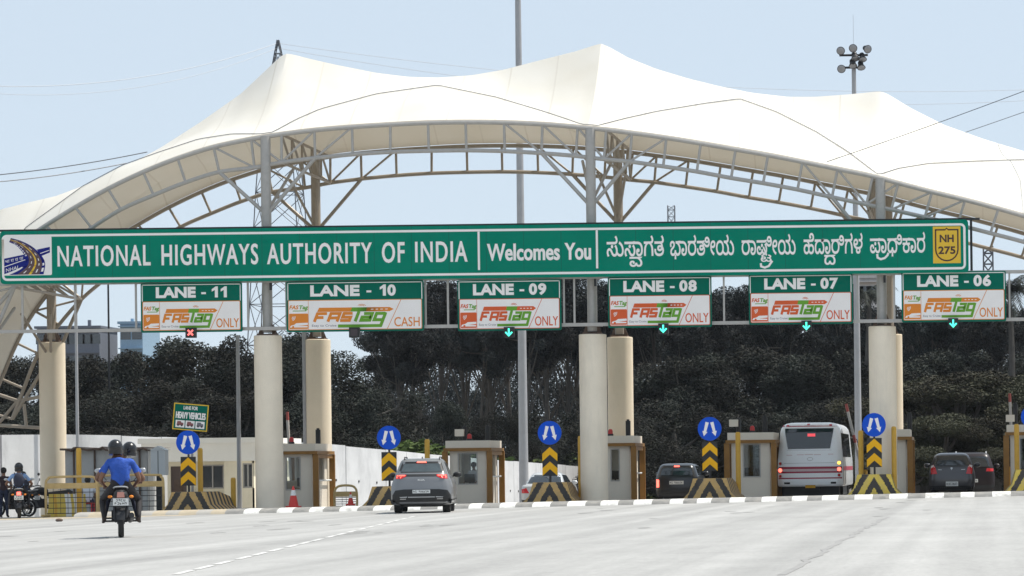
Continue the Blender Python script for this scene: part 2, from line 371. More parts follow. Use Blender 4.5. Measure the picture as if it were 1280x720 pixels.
def fill(polys, step=0.):
    """triangulate outline polygons, one group per outer outline so that overlapping strokes stay solid"""
    if not polys: return [], []
    sg = 1 if area(max(polys, key=lambda q: abs(area(q)))) > 0 else -1
    grp = [[p] for p in polys if area(p) * sg > 0]
    for h in [p for p in polys if area(p) * sg <= 0]:
        cand = [g for g in grp if sum(inside(v, g[0]) for v in h) > len(h) * .6]
        if cand: min(cand, key=lambda g: abs(area(g[0]))).append(h)
    V, Fc = [], []
    for gi, g in enumerate(grp):
        vs, fs = [], []
        for p in g: k = len(vs); vs += p; fs.append(list(range(k, k + len(p))))
        r = delaunay_2d_cdt(vs, [], fs, 0, 1e-6); k = len(V); V += [Vector((v.x, v.y, gi % 5 * step)) for v in r[0]]
        for f in r[2]:
            c_ = Vector((sum(r[0][i].x for i in f) / len(f), sum(r[0][i].y for i in f) / len(f)))
            if winding(c_, g) != 0: Fc.append([k + i for i in f])
    return V, Fc
def put_text(mb, body, fn, a0, a1, base, cap, mt, d, bold=0., ref=.691, shear=0., space=1.):
    """fn(a,b,d)->3D with a right, b up; the outlines fitted to a0..a1 with cap height cap above base, bold in metres"""
    pl = contours(body, space); x0 = min(v.x for p in pl for v in p); x1 = max(v.x for p in pl for v in p)
    sx = (a1 - a0 - 2 * bold) / (x1 - x0); sy = (cap - 2 * bold) / ref
    pl = embolden([[Vector(((v.x - x0) * sx, v.y * sy)) for v in p] for p in pl], bold)
    vs, fs = fill(pl, .0005)
    mb.add([fn(a0 + bold + v.x + shear * v.y, base + bold + v.y, d + .003 + v.z) for v in vs], fs, mt)
def glyph_adv(pre, ch):
    f = lambda t: max((v.x for p in contours(t) for v in p), default=0)
    return f(pre + ch + 'ಗ') - f(pre + 'ಗ')
def kannada(tokens, off=.012):
    """tokens: consonants with '*' = head stroke cut off under a vowel sign; signs follow their consonant"""
    V, Fc, x, prev = [], [], 0., ''
    for tk in tokens:
        cut = tk.endswith('*'); ch = tk.rstrip('*'); vs, fs = fill(embolden(contours(ch), off), .004)
        if cut:
            bm = bmesh.new(); bv = [bm.verts.new(v) for v in vs]
            for f in fs:
                try: bm.faces.new([bv[i] for i in f])
                except ValueError: pass
            bmesh.ops.bisect_plane(bm, geom=bm.verts[:] + bm.edges[:] + bm.faces[:], plane_co=(0, .575, 0), plane_no=(0, 1, 0), clear_outer=True)
            bm.verts.index_update(); vs = [v.co.copy() for v in bm.verts]; fs = [[v.index for v in f.verts] for f in bm.faces]; bm.free()
        k = len(V); V += [v + Vector((x, 0, .002 * (len(V) > 0))) for v in vs]; Fc += [[k + i for i in f] for f in fs]
        x += glyph_adv(prev, ch) if prev == '' or ord(ch) >= 0xCBE and ord(ch) <= 0xCCC else glyph_adv('', ch)
        prev = ch
    return V, Fc

# ------------------------------------------------------------------ GROUND, ROAD
def sheet(name, xs, ys, dz, mt, kind='structure'):
    mb = MB(); mb.grid([[(x, y, gz(x, y) + dz) for x in xs] for y in ys], mt); return tag(mb.build(name), kind=kind)
xs = [-3000, -1200, -500, -250, -120, -60, -50, -42, -36, -30, -24, -18, -12, -6, 0, 6, 12, 20, 30, 60, 120, 300, 900, 3000]
ys = [-300, -100, -40, 0, 20, 40, 60, 80, 95, 99.5, 102, 105, 108.5, 115, 125, 140, 159, 170, 180, 190, 199, 230, 300, 500, 1000, 2500, 6000]
sheet('ground', xs, ys, -.03, M_earth)
rx = [-62, -50, -42, -36, -30, -24, -18, -12, -6, 0, 6, 12, 20, 30, 45, 60]
ry = [-60, -20, 0, 20, 40, 60, 80, 95, 99.5, 102, 105, 108.5, 115, 125, 140, 159, 170, 180, 190, 199]
sheet('road', rx, ry, 0, M_road)
# dirt drift along the foot of the plaza at the left
mb = MB(); rows = [[], []]
for i in range(40):
    x = -36 + i * .28
    rows[0].append((x, 94.2 + .35 * math.sin(i * .9) + .2 * math.sin(i * 2.3), gz(x, 94) + .004)); rows[1].append((x, 99.0, gz(x, 99) + .004))
mb.grid(rows, M_sand); tag(mb.build('dirt_verge', fixn=False), kind='structure')
# painted speed hump right across the lanes
HY = 97.0
def hump_pt(x, k, n=8):
    a = math.pi * k / n; return (x, HY - .75 * math.cos(a), gz(x, HY) - .01 + .165 * math.sin(a) ** .8)
mb = MB(); x = -29.0; i = 0
random.seed(3)
while x < 9:
    wd = .50 + random.uniform(-.09, .09)
    if x < -24.5: mt = M_sand if i % 2 else M_conc
    else: mt = M_wpaint if i % 2 else M_gpaint
    mb.grid([[hump_pt(x, k) for k in range(9)], [hump_pt(x + wd, k) for k in range(9)]], mt)
    x += wd; i += 1
tag(mb.build('speed_hump', fixn=True, sharp=60), kind='structure')
# dashed line and the seam on the apron
mb = MB()
pa, pb = GP(220, 718), GP(520, 645)
L_ = (pb - pa).length; d = (pb - pa).normalized(); nrm = Vector((d.y, -d.x, 0)); t = 0; i = 0
while t < L_:
    ln = 1.5 + t * .02; a = pa + d * t; b = pa + d * min(L_, t + ln)
    q = [a - nrm * .055, b - nrm * .055, b + nrm * .055, a + nrm * .055]
    mb.add([(p.x, p.y, gz(p.x, p.y) + .005) for p in q], [(0, 1, 2, 3)], M_faded); t += ln + .35 + (.5 if i % 3 == 2 else 0); i += 1
tag(mb.build('road_marking', fixn=False), kind='structure')
mb = MB(); random.seed(5)
pa, pb = GP(975, 719), GP(1108, 646)
pts = [pa.lerp(pb, k / 40) + Vector((random.uniform(-.05, .05), 0, 0)) for k in range(41)]
M_seam = mat('road_seam_tar', (.27, .265, .26), .9, var=.2, scale=5)
mb.grid([[(p.x + s, p.y, gz(p.x, p.y) + .004) for p in pts] for s in (-.045, .045)], M_seam)
for (x0, y0, x1, y1, wd) in ((0, 700, 340, 655, .02), (560, 690, 900, 650, .02)):
    a, b = GP(x0, y0), GP(x1, y1); pts = [a.lerp(b, k / 30) + Vector((random.uniform(-.06, .06), random.uniform(-.1, .1), 0)) for k in range(31)]
    mb.grid([[(p.x, p.y + s, gz(p.x, p.y) + .004) for p in pts] for s in (-wd * 1.5, wd * 1.5)], M_seam)
tag(mb.build('road_seam', fixn=False), kind='structure')
# old oil drips and rubber streaks where vehicles queue
M_oil = mat('oil_stain', (.235, .23, .222), .7, var=.2, scale=3)
mb = MB(); random.seed(17)
for px, n_ in ((545, 9), (640, 5), (800, 9), (985, 9), (1165, 7), (420, 5)):
    for k in range(n_):
        Y = random.uniform(58, 94); x = P(px, 640, 96).x + (Y - 96) * .02 + random.uniform(-.9, .9); r = random.uniform(.06, .22); el = random.uniform(1.5, 5)
        mb.add([(x + r * random.uniform(.7, 1.1) * math.cos(R(t)), Y + r * el * math.sin(R(t)), gz(x, Y) + .0035) for t in range(0, 360, 24)], [tuple(range(15))], M_oil)
tag(mb.build('oil_stains', fixn=False), kind='structure')
# traffic islands
ISL = [(203, 296), (455, 560), (659, 764), (857, 940), (1058, 1134), (1264, 1335)]
for a, b in ISL:
    xa, xb = P(a, 600, 98).x, P(b, 600, 98).x
    mb = MB(); rows = []
    for y in (98.0, 100, 102, 104, 106, 108.5, 111, 113):
        rows.append([(xa, y, gz(xa, y) - .02), (xa, y, gz(xa, y) + .13), (xb, y, gz(xb, y) + .13), (xb, y, gz(xb, y) - .02)])
    mb.grid(rows, M_conc, False); mb.add(rows[0], [(0, 1, 2, 3)], M_conc)
    tag(mb.build('traffic_island'), kind='structure')

# ------------------------------------------------------------------ CANOPY
YF, YR = 100.0, 107.4
PAIRS = [((-108, 510), (-75, 520)), ((-89.6, 466), (-59.4, 479)), ((-69, 418), (-40, 432)), ((-45, 375), (-12, 393)), ((-12, 335), (18, 359)), ((22, 306), (50, 332)), ((57, 282), (84, 307)), ((94, 259), (114.6, 285)), ((135, 236), (151, 262)), ((179, 215), (192, 244)), ((222, 198), (232, 228)), ((267, 184), (274, 215)), ((314, 174), (318, 209.5)), ((352, 168), (352, 203)), ((393, 163), (394, 197.5)), ((440, 159), (441, 193)), ((488, 156), (488, 190)), ((535, 153.8), (536, 188.6)), ((582, 153), (583, 188)), ((630, 153.5), (631, 189)), ((678, 155.5), (677, 191.5)), ((722, 159), (720, 195)), ((758, 162.5), (755, 199)), ((790, 166.5), (787, 202)), ((833, 172.5), (829, 208)), ((876, 179.5), (871, 214.5)), ((919.5, 187), (914, 222.5)), ((960, 194), (954, 229)), ((1003, 202.5), (997, 237)), ((1047, 211.5), (1040, 246.5)), ((1091, 220.5), (1083, 255.5)), ((1123, 229), (1114, 262)), ((1165, 240), (1156, 271.5)), ((1206.5, 250), (1197, 281)), ((1248, 261), (1238, 291.5)), ((1290, 273), (1280, 302.5)), ((1340, 288), (1329, 318)), ((1390, 306), (1378, 336)), ((1440, 327), (1426, 357)), ((1490, 352), (1474, 381)), ((1535, 382), (1515, 407)), ((1575, 416), (1552, 438)), ((1610, 455), (1584, 473)), ((1635, 500), (1607, 512))]
canopy = thing('toll_canopy', 'cream tensile membrane roof on arched steel trusses and round columns over the toll lanes', 'canopy', G(700, 103))
def arch(y):
    top = [P(a[0], a[1], YF) for a, b in PAIRS]; bot = [P(b[0], b[1], YF) for a, b in PAIRS]
    return [Vector((p.x, y, p.z)) for p in top], [Vector((p.x, y, p.z)) for p in bot]
def masts_x(): return [P(px, 400, YF).x for px in (-20, 337, 743, 1105, 1460)]
for y, mt, nm in ((YF, M_steel, 'front_arch_truss'), (YR, M_steelb, 'rear_arch_truss')):
    top, bot = arch(y); mb = MB()
    mb.tube(catmull(top), .072, mt); mb.tube(catmull(bot), .068, mt)
    for a, b in zip(top, bot): mb.cyl(a, b, .045, mt, n=8)
    mx = masts_x()
    for i in range(len(top) - 1):       # diagonals in the panels next to each mast
        xm = (top[i].x + top[i + 1].x) / 2; near = min(mx, key=lambda q: abs(q - xm))
        if abs(xm - near) < 2.3 and i > 2:
            a, b = (bot[i], top[i + 1]) if xm > near else (top[i], bot[i + 1])
            mb.cyl(a, b, .038, mt, n=8)
    if y == YR:
        f = lambda x, yy: P(x, yy, YR)
        for a, b in (((22, 501), (50, 496)), ((22, 501), (-14, 489)), ((22, 501), (-4, 532)), ((30, 505), (33, 534)), ((-10, 531), (54, 535)), ((50, 496), (64, 470))): mb.cyl(f(*a), f(*b), .06, mt, n=8)
    mb.build(nm, canopy)
# cross frames between the two arches at the masts
top, bot = arch(0)
for x in masts_x():
    mb = MB()
    k = min(range(len(top)), key=lambda i: abs(top[i].x - x))
    for q in (k,):
        a, b = top[q], bot[q]; n = 5
        for i in range(n):
            y0 = YF + (YR - YF) * i / n; y1 = YF + (YR - YF) * (i + 1) / n
            mb.cyl((a.x, y0, a.z), (a.x, y1, a.z), .05, M_steelb, n=8); mb.cyl((b.x, y0, b.z), (b.x, y1, b.z), .05, M_steelb, n=8)
            mb.cyl((a.x, y0, a.z), (b.x, y1, b.z), .04, M_steelb, n=8); mb.cyl((a.x, y1, a.z), (b.x, y1, b.z), .04, M_steelb, n=8)
    mb.build('cross_truss', canopy)
Rl = [(-125, 455), (-100, 370), (-60, 310), (0, 262), (40, 252), (70, 245), (110, 230), (150, 212), (200, 185), (250, 153), (300, 118), (330, 90), (350, 71), (357, 67), (366, 68), (385, 73), (420, 81), (470, 91), (510, 96), (547, 97), (590, 94), (630, 87), (680, 74), (720, 64), (745, 56), (752, 54.5), (760, 58), (785, 72), (820, 86), (860, 98), (900, 108), (940, 116), (985, 121), (1020, 121), (1060, 118), (1095, 114.5), (1103, 114.5), (1112, 119), (1140, 136), (1180, 156), (1230, 174), (1280, 189), (1330, 205), (1380, 222), (1430, 232), (1470, 240), (1520, 285), (1580, 350), (1640, 440)]
Cl = [(-118, 505, 0), (31, 286, .06), (104, 233, .12), (153, 207, .16), (201, 190, .16), (248, 174.5, .12), (290, 168, .06), (337, 168, 0), (370, 150, .12), (400, 137, .2), (470, 118, .3), (547, 107, .34), (620, 122, .3), (680, 140, .18), (710, 150, .08), (738, 160, 0), (780, 149, .12), (820, 140, .22), (880, 130, .32), (925, 124, .34), (970, 140, .3), (1020, 165, .2), (1060, 190, .1), (1098, 219, 0), (1123, 211, .1), (1160, 205, .22), (1220, 202, .3), (1280, 200, .34), (1330, 214, .3), (1390, 255, .18), (1450, 330, 0), (1540, 380, .1), (1640, 500, 0)]
rp = [P(a, b, 103.7) for a, b in Rl]; cp = [P(a, b, YF + 7.4 * t) for a, b, t in Cl]
rX, rZ = [p.x for p in rp], [p.z for p in rp]; cX, cZ, cT = [p.x for p in cp], [p.z for p in cp], [c[2] for c in Cl]
topc = catmull(arch(0)[0], 6); rows = []
seamf, seamr = [], []
for p in topc:
    zc = p.z + .09; tc_ = max(.012, float(np.interp(p.x, cX, cT))); zr = max(zc + .05, float(np.interp(p.x, rX, rZ)))
    zC = min(max(zc + .02, float(np.interp(p.x, cX, cZ))), zr - .02)
    if tc_ <= .013: zC = zc + .02
    half = []
    for s in (0, .5, 1):
        half.append((tc_ * s, zc + (zC - zc) * (s + .10 * math.sin(math.pi * s))))
    seamf.append((p.x, YF + tc_ * 7.4 - .012, zC + .02)); seamr.append((p.x, YR - tc_ * 7.4 + .012, zC + .02))
    for s in (.2, .4, .6, .8, .93, 1):
        t = tc_ + (.5 - tc_) * s; half.append((t, zC + (zr - zC) * s - .10 * (zr - zC) * math.sin(math.pi * s)))
    rows.append([(p.x, YF + 7.4 * t, z) for t, z in half] + [(p.x, YR - 7.4 * t, z) for t, z in half[-2::-1]])
mb = MB(); mb.grid(rows, M_mem); mb.build('membrane_roof', canopy, fixn=False, sharp=16)
mb = MB()
for sm in (seamf, seamr): mb.tube(sm, .013, M_lat, n=5)
mb.build('seam_cable', canopy)
def column(px, Y, ytop, mt, mtm):
    g = G(px, Y); zt = P(px, ytop, Y).z; r = .45
    mb = MB(); mb.lathe((g.x, Y, 0), [(r + .03, g.z - .6), (r + .03, g.z + .02), (r, g.z + .05), (r, zt - .02), (r - .02, zt), (0, zt)], mt, n=40)
    c = mb.build('column', canopy)
    k = min(range(len(topc)), key=lambda i: abs(topc[i].x - g.x)); zc = topc[k].z
    m2 = MB(); m2.cyl((g.x, Y, zt + .1), (g.x, Y, zc), .165, mtm, n=16)
    m2.box(g.x - .3, g.x + .3, Y - .3, Y + .3, zt + .003, zt + .05, M_tin)
    for s in (-1, 1):
        for q in (-1, 1): m2.prism([(.16, .05), (.30, .05), (.16, .4)], lambda a, b, d, s=s: (g.x + s * a, Y + d, zt + b), -.012 + .1 * q, .012 + .1 * q, M_tin)
    m2.build('mast', c)
    if ytop > 1:
        m3 = MB()
        for s in (-1, 1):
            tx = g.x + s * 1.45; kb = min(range(len(top)), key=lambda i: abs(bot[i].x - tx)); bp = arch(Y)[1][kb]
            m3.cyl((g.x + s * .12, Y, zc - 2.45), bp, .065, mtm, n=8)
        for s in (-1, 1): m3.cyl((g.x, Y + (.12 if Y == YF else -.12), zc - 2.45), (g.x + s * .5, Y + (1.8 if Y == YF else -1.8), zc - .9), .05, mtm, n=8)
        m3.build('brace', c)
for px, yt in ((-20, 423), (337, 419.5), (743, 418), (1105, 408), (1460, 404)): column(px, YF, yt, M_col_f, M_steel)
for px, yt in ((67, 428), (399, 424.5), (777, 421.5), (1114, 418), (1455, 413)): column(px, YR, yt, M_col_r, M_steelb)

# ------------------------------------------------------------------ SIGN GANTRY AND SIGNS
YS = 99.2
gan = thing('sign_gantry', 'grey steel tube frame spanning all lanes behind the green signs', 'gantry', G(640, 99.5))
mb = MB(); yg = 99.52
for pa_, pb_ in (((-160, 356), (1500, 338)), ((-160, 416), (1500, 397))):
    a = P(pa_[0], pa_[1], yg); b = P(pb_[0], pb_[1], yg); b.z = a.z = (a.z + b.z) / 2
    mb.box(a.x, b.x, yg - .05, yg + .05, a.z - .055, a.z + .055, M_steel)
    if pa_[1] == 356: ztop = a.z
    else: zbot = a.z
mb.build('chord', gan)
mb = MB()
for px in (28, 94, 170, 310, 358, 442, 532, 560, 636, 705, 718, 829, 905, 1000, 1072, 1118, 1190, 1262, 1330, 1400):
    x = P(px, 380, yg).x; mb = MB(); mb.box(x - .03, x + .03, yg - .03, yg + .03, zbot + .056, ztop - .056, M_steel); mb.build('upright', gan)
mb = MB()
zs = P(600, 283, yg).z
mb.box(P(-160, 300, yg).x, P(1225, 300, yg).x, yg + .06, yg + .12, zs + .02, zs + .09, M_dark)
for px in (337, 470, 610, 743, 850, 985, 1105, 1214):
    x = P(px, 300, yg).x; mb.box(x - .04, x + .04, yg + .06, yg + .12, ztop - .3, zs + .02, M_dark)
for px in (-20, 337, 743, 1105, 1460):
    x = P(px, 300, yg).x
    for z in (ztop, zbot): mb.box(x - .2, x + .2, yg + .05, yg + .32, z - .06, z + .06, M_steel)
mb.build('bracket', gan)

def board_fn(x0, z0, y):
    return lambda a, b, d: (x0 + a, y - d, z0 + b)
def rrect(x0, x1, z0, z1, r, n=5):
    pts = []
    for cx, cz, a0 in ((x1 - r, z1 - r, 0), (x0 + r, z1 - r, 90), (x0 + r, z0 + r, 180), (x1 - r, z0 + r, 270)):
        for i in range(n + 1):
            a = R(a0 + 90 * i / n); pts.append((cx + r * math.cos(a), cz + r * math.sin(a)))
    return pts
def frame_ring(mb, fn, x0, x1, z0, z1, r, wd, d0, d1, mt):
    o = rrect(x0, x1, z0, z1, r); i_ = rrect(x0 + wd, x1 - wd, z0 + wd, z1 - wd, max(.01, r - wd)); n = len(o)
    for k in range(n):
        j = (k + 1) % n; mb.prism([o[k], o[j], i_[j], i_[k]], fn, d0, d1, mt)
_sk = [0]
def stroke(mb, fn, pts, wd, d, mt, th=.003):
    _sk[0] = (_sk[0] + 1) % 6; th = th + .0004 * _sk[0]
    pts = [Vector(p).to_2d() if len(p) > 2 else Vector(p) for p in pts]; n = len(pts); lft, rgt = [], []
    for i, p in enumerate(pts):
        d0 = (p - pts[i - 1]).normalized() if i else None; d1 = (pts[i + 1] - p).normalized() if i < n - 1 else None
        a = d0 or d1; b = d1 or d0; m = (a + b); m = m.normalized() if m.length > 1e-6 else a
        nn = Vector((-m.y, m.x)); sc = wd / 2 / max(.4, abs(nn.dot(Vector((-a.y, a.x)))))
        lft.append(p + nn * sc); rgt.append(p - nn * sc)
    vs = [fn(p.x, p.y, d + th) for p in lft] + [fn(p.x, p.y, d + th) for p in rgt]
    mb.add(vs, [(i, i + 1, n + i + 1, n + i) for i in range(n - 1)], mt)

# --- the long green board
x0 = P(0, 320, YS).x; x1 = P(1210.5, 300, YS).x; zt = (P(0, 288.5, YS).z + P(1210, 275, YS).z) / 2; zb = (P(0, 355.5, YS).z + P(1210, 340, YS).z) / 2
W_, H_ = x1 - x0, zt - zb
sign = thing('highway_sign', 'long green overhead board with white lettering in English and Kannada, spanning the lanes', 'sign', (x0, YS, zb))
fn = lambda a, b, d: (x0 + a, YS - d, zb + b)
mb = MB(); mb.prism(rrect(0, W_, 0, H_, .12), fn, -.08, 0, M_green); mb.build('board', sign)
mb = MB()
frame_ring(mb, fn, .06, W_ - .09, .10, H_ - .12, .16, .075, .001, .006, M_white)
mb.build('border', sign)
def sp(px, py):
    p = P(px, py, YS); return p.x - x0, p.z - zb
SC = YS / F
def sign_text(mb, body, pa, pb, base_py, cap_px, mt, d=.002, bold=0., ref=.691):
    a0, _ = sp(pa, base_py); a1, _ = sp(pb, base_py); _, bb = sp((pa + pb) / 2, base_py)
    put_text(mb, body, fn, a0, a1, bb, cap_px * SC, mt, d, bold, ref)
for wtxt, pa, pb, base in (('NATIONAL', 72, 188.5, 332.5), ('HIGHWAYS', 202, 323, 331), ('AUTHORITY', 334, 465, 329.5), ('OF', 477.5, 506, 328.3), ('INDIA', 519, 584.5, 327.5), ('Welcomes', 609, 700, 325.5), ('You', 706, 739, 324.6)):
    mb = MB(); big = pa < 600; a0, _ = sp(pa, base); a1, _ = sp(pb, base); _, bb = sp((pa + pb) / 2, base)
    put_text(mb, wtxt, fn, a0, a1, bb, (26 if big else 21.5) * SC, M_white, .002, .014 if big else .018, space=1.16 if big else 1.0); mb.build('lettering', sign)
for px, a, b in ((598.8, 289.5, 337.5), (746.5, 287, 335.5)):
    mb = MB(); ax, b0 = sp(px, b); _, b1 = sp(px, a); mb.prism([(ax - .035, b0), (ax + .035, b0), (ax + .035, b1), (ax - .035, b1)], fn, .001, .006, M_white); mb.build('divider', sign)
OTTU = {0: [('ವ', 787, 803, 333, 12)], 2: [('ಟ', 951, 964.5, 327, 9)], 3: [('ದ', 1030.5, 1044.5, 330.5, 12)]}
HOOK = {2: [(951, 329), (951.5, 333), (956, 334.5), (961, 332.5), (964, 328), (965.5, 326)], 4: [(1096.5, 317.5), (1097, 322), (1101, 324), (1106, 322.5), (1109.5, 319), (1110.5, 316)]}
for wi, (wtok, pa, pb, base) in enumerate(((('ಸ', 'ು', 'ಸ*', 'ಾ', 'ಗ', 'ತ'), 758.5, 830, 319.8), (('ಭ*', 'ಾ', 'ರ', 'ತ*', 'ೀ', 'ಯ'), 837.6, 917.7, 318.8), (('ರ*', 'ಾ', 'ಷ*', 'ೀ', 'ಯ'), 927.2, 994.7, 317.9), (('ಹ*', 'ೆ', 'ದ*', 'ಾ', 'ರ*', 'ಿ', 'ಗ', 'ಳ'), 1004.7, 1078.4, 316.8), (('ಪ*', 'ಾ', 'ಧ*', 'ಿ', 'ಕ*', 'ಾ', 'ರ'), 1087.6, 1156.6, 315.6))):
    mb = MB(); vs, fs = kannada(wtok); q0 = min(v.x for v in vs); q1 = max(v.x for v in vs); a0, _ = sp(pa, base); a1, _ = sp(pb, base); _, bb = sp((pa + pb) / 2, base); sx_ = (a1 - a0) / (q1 - q0); sy_ = 25.0 * SC / .79
    mb.add([fn(a0 + (v.x - q0) * sx_, bb + v.y * sy_, .005 + v.z * .2) for v in vs], fs, M_white)
    for g_, pa2, pb2, base2, cap2 in OTTU.get(wi, ()):
        vs, fs = kannada((g_ + '*',) if g_ != 'ಟ' else (g_,), .02); q0 = min(v.x for v in vs); q1 = max(v.x for v in vs); a0, bb = sp(pa2, base2); a1, _ = sp(pb2, base2); sy_ = cap2 * SC / max(v.y for v in vs)
        mb.add([fn(a0 + (v.x - q0) * (a1 - a0) / (q1 - q0), bb + v.y * sy_, .006 + v.z * .2) for v in vs], fs, M_white)
    if wi in HOOK: stroke(mb, fn, [sp(*q) for q in HOOK[wi]], .07, .003, M_white)
    mb.build('lettering', sign)
# highways emblem (left end)
mb = MB()
ex, ez = sp(2.6, 296); ex1, ez1 = sp(65, 343.8); k_ = (ex1 - ex) / 560.; kz_ = (ez - ez1) / 430.
lf = lambda a, b: (ex + (a - 25) * k_, ez - (b - 145) * kz_)
mb.prism(rrect(ex, ex1, ez1, ez, .05), fn, .001, .004, M_white); mb.build('emblem_panel', sign)
mb = MB()
def lpoly(pts, d, mt): mb.prism([lf(*p) for p in pts], fn, .003, .004 + d, mt)
lpoly([(45, 388), (270, 345), (300, 400), (300, 470), (240, 490), (45, 560)], .002, M_navy)
lpoly([(415, 292), (565, 262), (565, 325), (470, 362)], .002, M_navy)
left = [(105, 205), (180, 240), (240, 300), (285, 370), (290, 430), (255, 490), (190, 530), (100, 568)]
right = [(125, 160), (230, 190), (340, 242), (430, 312), (490, 390), (510, 460), (490, 566)]
n_ = 24
def cs(pts): return [(v.x, v.y) for v in catmull([(p[0], p[1], 0) for p in pts], 6)]
lc, rc = cs(left), cs(right)
def at(c, t): 
    f_ = t * (len(c) - 1); i = min(int(f_), len(c) - 2); q = f_ - i; return (c[i][0] * (1 - q) + c[i + 1][0] * q, c[i][1] * (1 - q) + c[i + 1][1] * q)
def strip(f0, f1, d, mt, t0=0., t1=1.):
    for i in range(n_):
        a, b = t0 + (t1 - t0) * i / n_, t0 + (t1 - t0) * (i + 1) / n_
        mix = lambda t, f_: tuple(at(lc, t)[q] * (1 - f_) + at(rc, t)[q] * f_ for q in (0, 1))
        lpoly([mix(a, f0), mix(b, f0), mix(b, f1), mix(a, f1)], d, mt)
strip(0, 1, .004, M_navy); strip(.22, .88, .006, M_brown); strip(.56, .64, .008, M_yel)
for i in range(7):
    strip(.36, .40, .008, M_white, .08 + i * .135, .14 + i * .135); strip(.74, .78, .008, M_white, .08 + i * .135, .14 + i * .135); strip(.06, .16, .008, M_white, .1 + i * .05, .13 + i * .05)
for i in range(2): strip(.90, .97, .008, M_white, .78 + i * .1, .84 + i * .1)
stroke(mb, fn, [lf(45, 480), lf(285, 402)], .022, .007, M_white); stroke(mb, fn, [lf(60, 570), lf(250, 485)], .03, .007, M_white); stroke(mb, fn, [lf(455, 335), lf(560, 300)], .022, .007, M_white)
rot = lambda a, b, d: (lambda q: fn(q[0], q[1], d))(lf(60 + a * math.cos(R(14)) + b * math.sin(R(-14)) * -1, 535 - (a * math.sin(R(14)) + b * math.cos(R(14)))))
put_text(mb, 'NHAI', lambda a, b, d: (lambda q: fn(q[0], q[1], d))(lf(66 + a, 538 - b - a * .24)), 0, 135, 0, 40, M_white, .007)
put_text(mb, 'भा रा रा पा', lambda a, b, d: (lambda q: fn(q[0], q[1], d))(lf(58 + a, 440 - b - a * .2)), 0, 205, 0, 34, M_white, .007)
mb.build('highway_emblem', sign)
# route shield
mb = MB()
sx0, sz1 = sp(1166, 283.3); sx1, sz0 = sp(1201, 328.8)
mb.prism([(sx0, sz0), (sx1, sz0), (sx1, sz1), (sx0, sz1)], fn, .001, .004, M_yel)
cx = (sx0 + sx1) / 2; hw = (sx1 - sx0) * .43; ht = sz1 - sz0
def shield(k):
    w2 = hw * k; t_ = sz1 - ht * (.07 + .0 * k) - (1 - k) * hw; b_ = sz0 + ht * .05 + (1 - k) * hw
    p = [(cx - w2, t_), (cx - .05, t_), (cx, t_ + .05), (cx + .05, t_), (cx + w2, t_), (cx + w2, b_ + w2 * 1.0)]
    p += [(cx + w2 * math.cos(R(a)), b_ + w2 * 1.0 + w2 * math.sin(R(a))) for a in (-20, -40, -60, -75, -90, -105, -120, -140, -160)] + [(cx - w2, b_ + w2 * 1.0)]
    return p
o_, i2 = shield(1), shield(.88)
for k in range(len(o_)):
    j = (k + 1) % len(o_); mb.prism([o_[k], o_[j], i2[j], i2[k]], fn, .003, .008, M_shield)
put_text(mb, 'NH', fn, cx - .23, cx + .23, sz0 + ht * .57, ht * .21, M_shield, .005, .012)
put_text(mb, '275', fn, cx - .28, cx + .28, sz0 + ht * .25, ht * .21, M_shield, .005, .012)
mb.build('route_shield', sign)

# --- lane boards
def fast_logo(mb, fn, x0, z0, sx, sz, oc):
    """x0,z0 = top left; local units 655 x 265"""
    L = lambda a, b: (x0 + a * sx, z0 - b * sz)
    pr = lambda pts, d, mt: mb.prism([L(*p) for p in pts], fn, .003, .004 + d, mt)
    pr([(58, 45), (320, 45), (308, 92), (42, 92)], .002, oc); pr([(320, 45), (440, 45), (430, 92), (308, 92)], .002, M_lgreen)
    pr([(440, 45), (620, 45), (652, 68), (620, 92), (430, 92)], .002, oc)
    for k in range(4): pr([(470 + 38 * k, 64), (490 + 38 * k, 64), (490 + 38 * k, 72), (470 + 38 * k, 72)], .004, M_white)
    sh = lambda a, b: L(a + (200 - b) * .28, b)
    wdt = 27 * (sx + sz) / 2
    for pts in ([(20, 204), (20, 112), (96, 112)], [(20, 156), (80, 156)], [(128, 204), (128, 112), (200, 112), (200, 204)], [(128, 162), (200, 162)], [(300, 112), (232, 112), (232, 155), (296, 155), (296, 192), (222, 192)]):
        stroke(mb, fn, [sh(*p) for p in pts], wdt, .004, oc)
    for pts in ([(345, 90), (345, 204)], [(345, 90), (345, 204)], [(392, 116), (458, 116), (458, 192), (388, 192), (388, 156), (458, 156)], [(560, 116), (492, 116), (492, 188), (560, 188)], [(562, 104), (562, 254), (222, 254)]):
        stroke(mb, fn, [sh(*p) for p in pts], wdt * 1.05, .005, M_lgreen)
    for r_ in (22, 36): stroke(mb, fn, [L(398 + r_ * math.cos(R(a)), 40 - r_ * .8 * math.sin(R(a))) for a in range(25, 160, 15)], .016, .004, oc)
    put_text(mb, 'Easy to Cruise', fn, x0 + 0 * sx, x0 + 195 * sx, z0 - 258 * sz, 24 * sz, M_grtxt, .004)
LANES = [('11', 176, 302.5, 354, 415.5, 'ONLY', 'orange', 238, 415.8, 'cross'), ('10', 358, 529.5, 351.5, 414.5, 'CASH', 'orange', 442.5, 415.5, 'off'), ('09', 572, 701.5, 350, 413.5, 'ONLY', 'red', 636, 415, 'arrow'),
         ('08', 760, 889.5, 346, 409.5, 'ONLY', 'red', 829, 410.5, 'arrow'), ('07', 936, 1066, 343, 405.5, 'ONLY', 'red', 1008, 407, 'arrow'), ('06', 1127, 1257.5, 339.5, 402.5, 'ONLY', 'orange', 1191.5, 404, 'arrow')]
YL = 99.36
